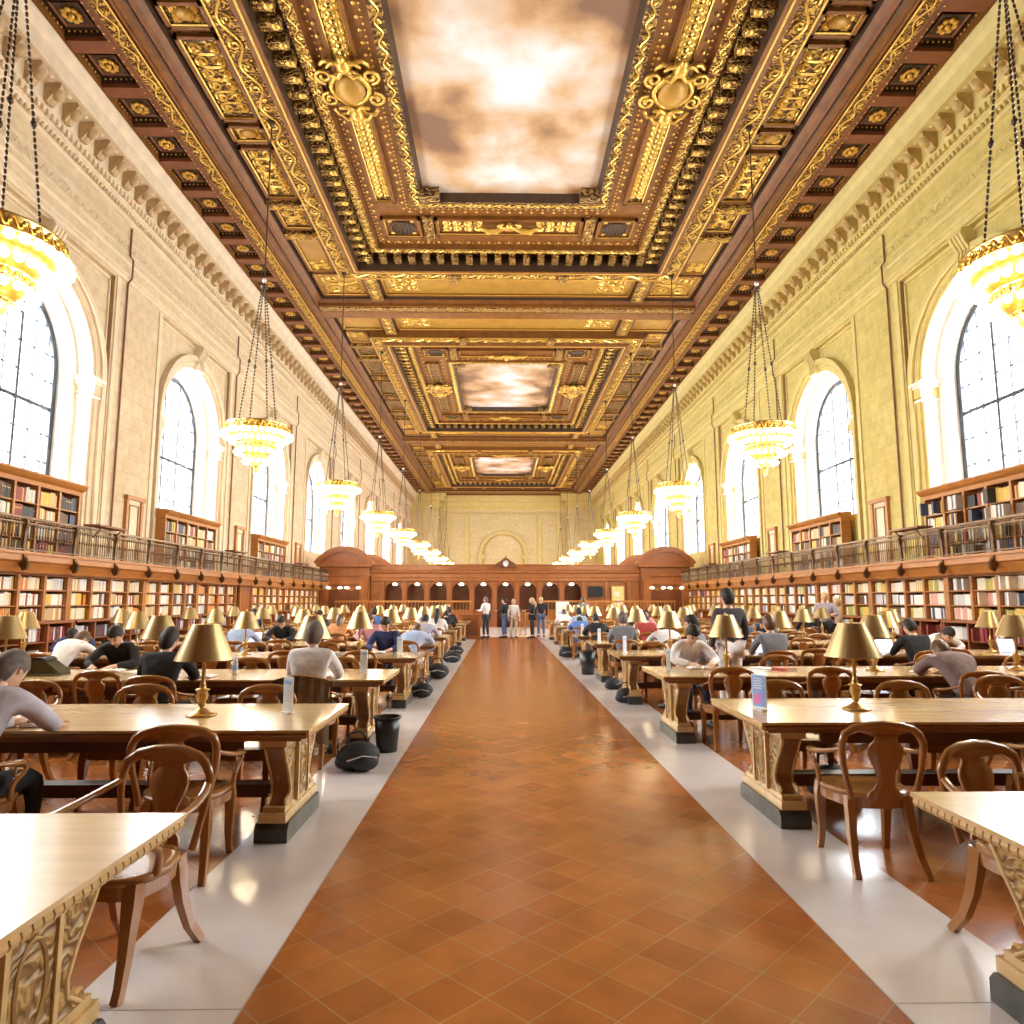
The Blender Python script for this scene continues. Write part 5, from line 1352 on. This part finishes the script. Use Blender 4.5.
open_book(-2.2, L3-.34, TZ, 0, 'open book in front of the grey-haired man in white')
open_book(-2.3, L4+.35, TZ, PI, 'open book before the reader in the navy sweater')
open_book(-2.0, rowY(-1,4)-.3, TZ, .2, 'open book by the slumped reader in washed blue')
open_book(4.7, R3-.25, TZ, 0, 'open book by the head of the man in the taupe sweater')
def laptop(x, y, rz, lab, on=True):
    r = empty('laptop', (x, y, TZ), rz, lab, 'laptop')
    b = MB(); b.box(-.165, .165, -.115, .115, 0, .016, 'silver'); b.box(-.14, .14, -.02, .09, .016, .018, 'blackp'); b.build('keyboard_base', r)
    T = Matrix.Translation((0, .115, .012)) @ Matrix.Rotation(R(-15), 4, 'X')
    b = MB(); b.box(-.165, .165, -.004, .006, 0, .22, 'silver' if on else 'blackp', T); lid_ = b.build('lid', r)
    b = MB(); b.box(-.15, .15, -.006, -.004, .012, .205, 'screenon' if on else 'screen', T); b.build('display', lid_)
laptop(5.85, R4-.38, .1, 'open silver laptop before the person in black with a bun')
laptop(2.95, rowY(1,4)-.3, 0, 'black-backed laptop in front of the bent reader in white', False)
laptop(3.9, R4-.36, 0, 'open laptop before the reader in the grey sweater')
laptop(-5.1, rowY(-1,4)-.36, 0, 'open laptop before the reader in pale blue')
laptop(-6.3, L4-.05, .5, 'open laptop standing near the slumped person in white', False)
laptop(7.9, R4-.3, .2, 'open silver laptop near the bookcases of the yellow wall', True)
laptop(-2.1, rowY(-1,5)-.36, 0, 'open laptop at the sixth table, cream wall side', True)
laptop(3.1, rowY(1,5)-.36, 0, 'open laptop before the reader in red', True)
# bags
def bag(x, y, z, rz, mt, lab, sc=1.0, name='backpack'):
    r = empty(name, (x, y, z), rz, lab, 'bag'); r.scale = (sc, sc, sc)
    b = MB(); b.ball((0, 0, .13), .21, mt, 14, 10, sc=(1.0, .75, .62)); b.ball((.04, -.08, .09), .15, mt, 12, 8, sc=(.95, .8, .6)); b.ball((-.1, .02, .08), .12, mt, 10, 8, sc=(1, 1, .62)); bb = b.build('bag_body', r)
    b = MB(); b.tube([(-.1, .05, .24), (-.06, .08, .33), (.04, .08, .34), (.1, .05, .25)], .012, mt, k=5); b.build('strap', r)
    b = MB(); b.tube([(-.14, -.16, .12), (0, -.185, .16), (.14, -.16, .13)], .006, 'silver', k=4); b.build('zip', bb)
M['olive'] = mat('dark_olive_canvas', (0.07, 0.06, 0.03), .8, var=.3)
r = empty('satchel', (-5.55, L3+.0, TZ), .1, 'dark olive satchel lying on the third table by the cream wall', 'bag')
b = MB(); b.prism([(-.27, 0), (-.25, .05), (-.02, .19), (.06, .19), (.26, .04), (.27, 0)], 'y', -.13, .13, 'olive'); b.build('bag_body', r)
b = MB(); b.prism([(-.24, .055), (-.02, .196), (.07, .196), (.12, .165), (-.0, .17), (-.2, .045)], 'y', -.135, .135, 'black'); b.build('flap', r)
b = MB(); b.tube([(.2, -.12, .05), (.3, -.16, .015), (.2, -.2, .01), (0, -.2, .01)], .012, 'olive', k=5); b.build('strap', r)
bag(-1.64, 6.95, 0, .4, 'black', 'black backpack on the floor beside the waste bin')
bag(1.72, 11.4-.1, 0, .2, 'black', 'black backpack on the marble band by the fourth yellow wall table', .9)
bag(1.75, 13.0, 0, 1.0, 'black', 'black bag on the floor behind the fourth yellow wall table', .8)
bag(-1.6, 14.8, 0, 0, 'black', 'black backpack by the fifth cream wall table', 1.2)
bag(-1.55, 18.6, 0, 0, 'black', 'black backpack by the sixth cream wall table', 1.1)
bag(-1.6, 20.9, 0, 0, 'black', 'black bag by the seventh cream wall table', 1.1)
bag(-1.6, 12.0, 0, 0, 'black', 'dark bag by the aisle end of the fourth cream wall table', .9)
bag(2.45, 5.95, 0, .3, 'black', 'dark bag on the floor beneath the second yellow wall table', 1.0)
bag(1.6, 20.2, 0, 0, 'black', 'dark bag by the seventh yellow wall table', 1.1)
def bin_(x, y, lab, h=.36, r0=.11, r1=.14):
    r = empty('waste_bin', (x, y, 0), 0, lab, 'bin')
    b = MB(); b.lathe([(0, 0), (r0, 0), (r1, h), (r1-.012, h), (r0-.01, .02), (0, .02)], (0, 0, 0), 'blackp', k=20); b.build('bin_body', r)
    b = MB(); b.lathe([(r1, h-.02), (r1+.012, h-.015), (r1+.012, h+.005), (r1-.012, h+.005)], (0, 0, 0), 'blackp', k=20); b.build('rim', r)
bin_(-1.5, 7.78, 'black waste bin on the marble band by the third cream wall table')
bin_(1.62, 15.6, 'black waste bin on the marble band by the fifth yellow wall table', .5, .14, .17)
# coat hanging over the chair of the man in white
sx, sy, sr = [q[3:6] for q in occ if q[0] == -1 and q[1] == 2 and q[2] == 'n'][0]
M['coat'] = mat('dark_brown_coat', (0.075, 0.05, 0.03), .8, var=.25, scale=5, bump=.4); M['coat2'] = mat('olive_brown_coat', (0.20, 0.14, 0.075), .8, var=.2, scale=5, bump=.4)
r = empty('coat', (sx, sy, 0), sr, 'dark brown coat draped over the chair of the man in white', 'coat')
for q, mt in ((-1, 'coat'), (1, 'coat2')):
    b = MB(); vs = []; n, m_ = 9, 8
    for j in range(m_+1):
        z = .885 - j*(.60/m_)
        for i in range(n+1):
            u = i/n*.275; x = q*u; y = -.355 - .05*(1-(u/.27)**2) - .03*j/m_ - .012*math.sin(i*2.1+j*.7)
            vs.append((x*(1+.06*j/m_), y, z - .05*(u/.27)**2))
    for i in range(n+1): u = i/n*.275; vs.append((q*u, -.25, .875 - .05*(u/.27)**2))
    for i in range(n+1): u = i/n*.275; vs.append((q*u, -.235, .62))
    W_ = n+1; order = list(range(0, W_))
    fs = [(j*W_+i, j*W_+i+1, (j+1)*W_+i+1, (j+1)*W_+i) for j in range(m_) for i in range(n)] + [(i, i+1, (m_+1)*W_+i+1, (m_+1)*W_+i) for i in range(n)] + [((m_+1)*W_+i, (m_+1)*W_+i+1, (m_+2)*W_+i+1, (m_+2)*W_+i) for i in range(n)]
    b.add(vs, fs, mt, True); b.build('coat_front', r)
# water bottle, phone, papers
r = empty('water_bottle', (-3.32, L3-.05, TZ), 0, 'clear plastic water bottle on the third cream wall table', 'bottle')
M['plastic'] = mat('clear_plastic', (0.75, 0.82, 0.9), .1, spec=.8)
b = MB(); b.lathe([(0, 0), (.032, 0), (.034, .02), (.034, .13), (.026, .16), (.013, .18), (.013, .195), (0, .195)], (0, 0, 0), 'plastic', k=14); b.build('bottle_body', r)
b = MB(); b.lathe([(.0348, .05), (.0348, .10)], (0, 0, 0), 'sg_blue', k=14); b.build('bottle_label', r)
b = MB(); b.lathe([(.015, .19), (.015, .21), (0, .211)], (0, 0, 0), 'paper', k=10); b.build('cap', r)
def papers(x, y, rz, lab, n=3, z=TZ):
    b = MB()
    for i in range(n):
        T = Matrix.Translation((0, 0, i*.003)) @ Matrix.Rotation(rnd.uniform(-.2, .2), 4, 'Z'); b.box(-.105, .105, -.148, .148, 0, .002, 'paper', T)
    tag(b.build('paper_sheets', None, (x, y, z)), lab, 'paper').rotation_euler = (0, 0, rz)
papers(-3.95, L2-.15, .3, 'white paper sheets on the second cream wall table')
papers(-6.1, L4-.3, .3, 'white papers before the slumped person in white')
papers(-4.6, L3+.32, -.3, 'loose papers beside the man in the black jacket')
papers(-3.0, L4+.2, .5, 'papers on the fourth cream wall table near the navy sweater')
papers(3.0, R3+.3, .4, 'white sheets beside the young man in the white shirt')
papers(5.2, R4-.2, .4, 'white sheets beside the silver laptop, fourth yellow wall table')
papers(7.0, R4+.2, .4, 'white sheets on the fourth yellow wall table near the bookcases')
papers(5.2, rowY(1,4), .1, 'white sheets on the fifth yellow wall table')
# closed books lying on tables
def closed(x, y, rz, col, lab, t=.035, z=TZ, sc=1):
    r = empty('closed_book', (x, y, z), rz, lab, 'book')
    b = MB(); b.box(-.08*sc, .08*sc, -.115*sc, .115*sc, .003, t-.003, 'paper'); b.build('page_block', r)
    b = MB(); b.box(-.085*sc, .083*sc, -.12*sc, .12*sc, 0, .003, 'bk_'+col); b.box(-.085*sc, .083*sc, -.12*sc, .12*sc, t-.003, t, 'bk_'+col); b.box(-.088*sc, -.082*sc, -.12*sc, .12*sc, 0, t, 'bk_'+col); b.build('cover', r)
closed(3.15, R3+.05, .4, 'red', 'red book lying on the third yellow wall table')
closed(3.2, R3-.02, 1.2, 'black', 'black book lying flat on the third yellow wall table') if False else None
closed(-2.75, L4-.1, .3, 'black', 'black book on the fourth cream wall table')
closed(6.6, R4, .2, 'navy', 'navy book on the fourth yellow wall table')
closed(-4.2, rowY(-1,4), .4, 'tan', 'tan book on the fifth cream wall table')
# counter at the end of the aisle, stanchions, notice easel
r = empty('service_counter', (-1.55, 29.9, 0), 0, 'reddish wooden service counter at the far end of the aisle', 'counter')
b = MB(); b.box(-.4, .4, -.3, .3, 0, .98, 'redwood'); b.box(-.3, .3, -.32, -.3, .15, .85, 'redwood2'); b.build('counter_body', r)
b = MB(); b.box(-.46, .46, -.36, .36, .98, 1.03, 'redwood'); b.build('counter_top', r)
for x_, y_, lb in ((.62, 33.2, 'slender brass stanchion nearer the standing woman in the pale dress'), (.85, 32.6, 'slender brass stanchion nearer the blonde woman in black')):
    r = empty('stanchion', (x_, y_, 0), 0, lb, 'stanchion')
    b = MB(); b.lathe([(0, 0), (.15, 0), (.15, .02), (.03, .05), (0, .05)], (0, 0, 0), 'brass', k=16); b.build('base', r)
    b = MB(); b.tube([(0, 0, .04), (0, 0, .95)], .02, 'brass', k=8); b.ball((0, 0, .97), .035, 'brass'); b.build('post', r)
r = empty('easel_sign', (2.55, 32.5, 0), 0, 'white notice on a stand near the end of the yellow wall tables', 'sign')
b = MB(); b.box(-.3, .3, -.02, .02, .75, 1.55, 'paper'); b.box(-.2, .2, -.022, -.02, 1.0, 1.06, 'sg_blue'); b.box(-.15, .15, -.022, -.02, .9, .94, 'sg_blue'); b.build('notice_panel', r)
for q in (-.22, .22):
    b = MB(); b.tube([(q, 0, .75), (q*1.3, .1, 0)], .015, 'iron', k=5); b.build('leg', r)
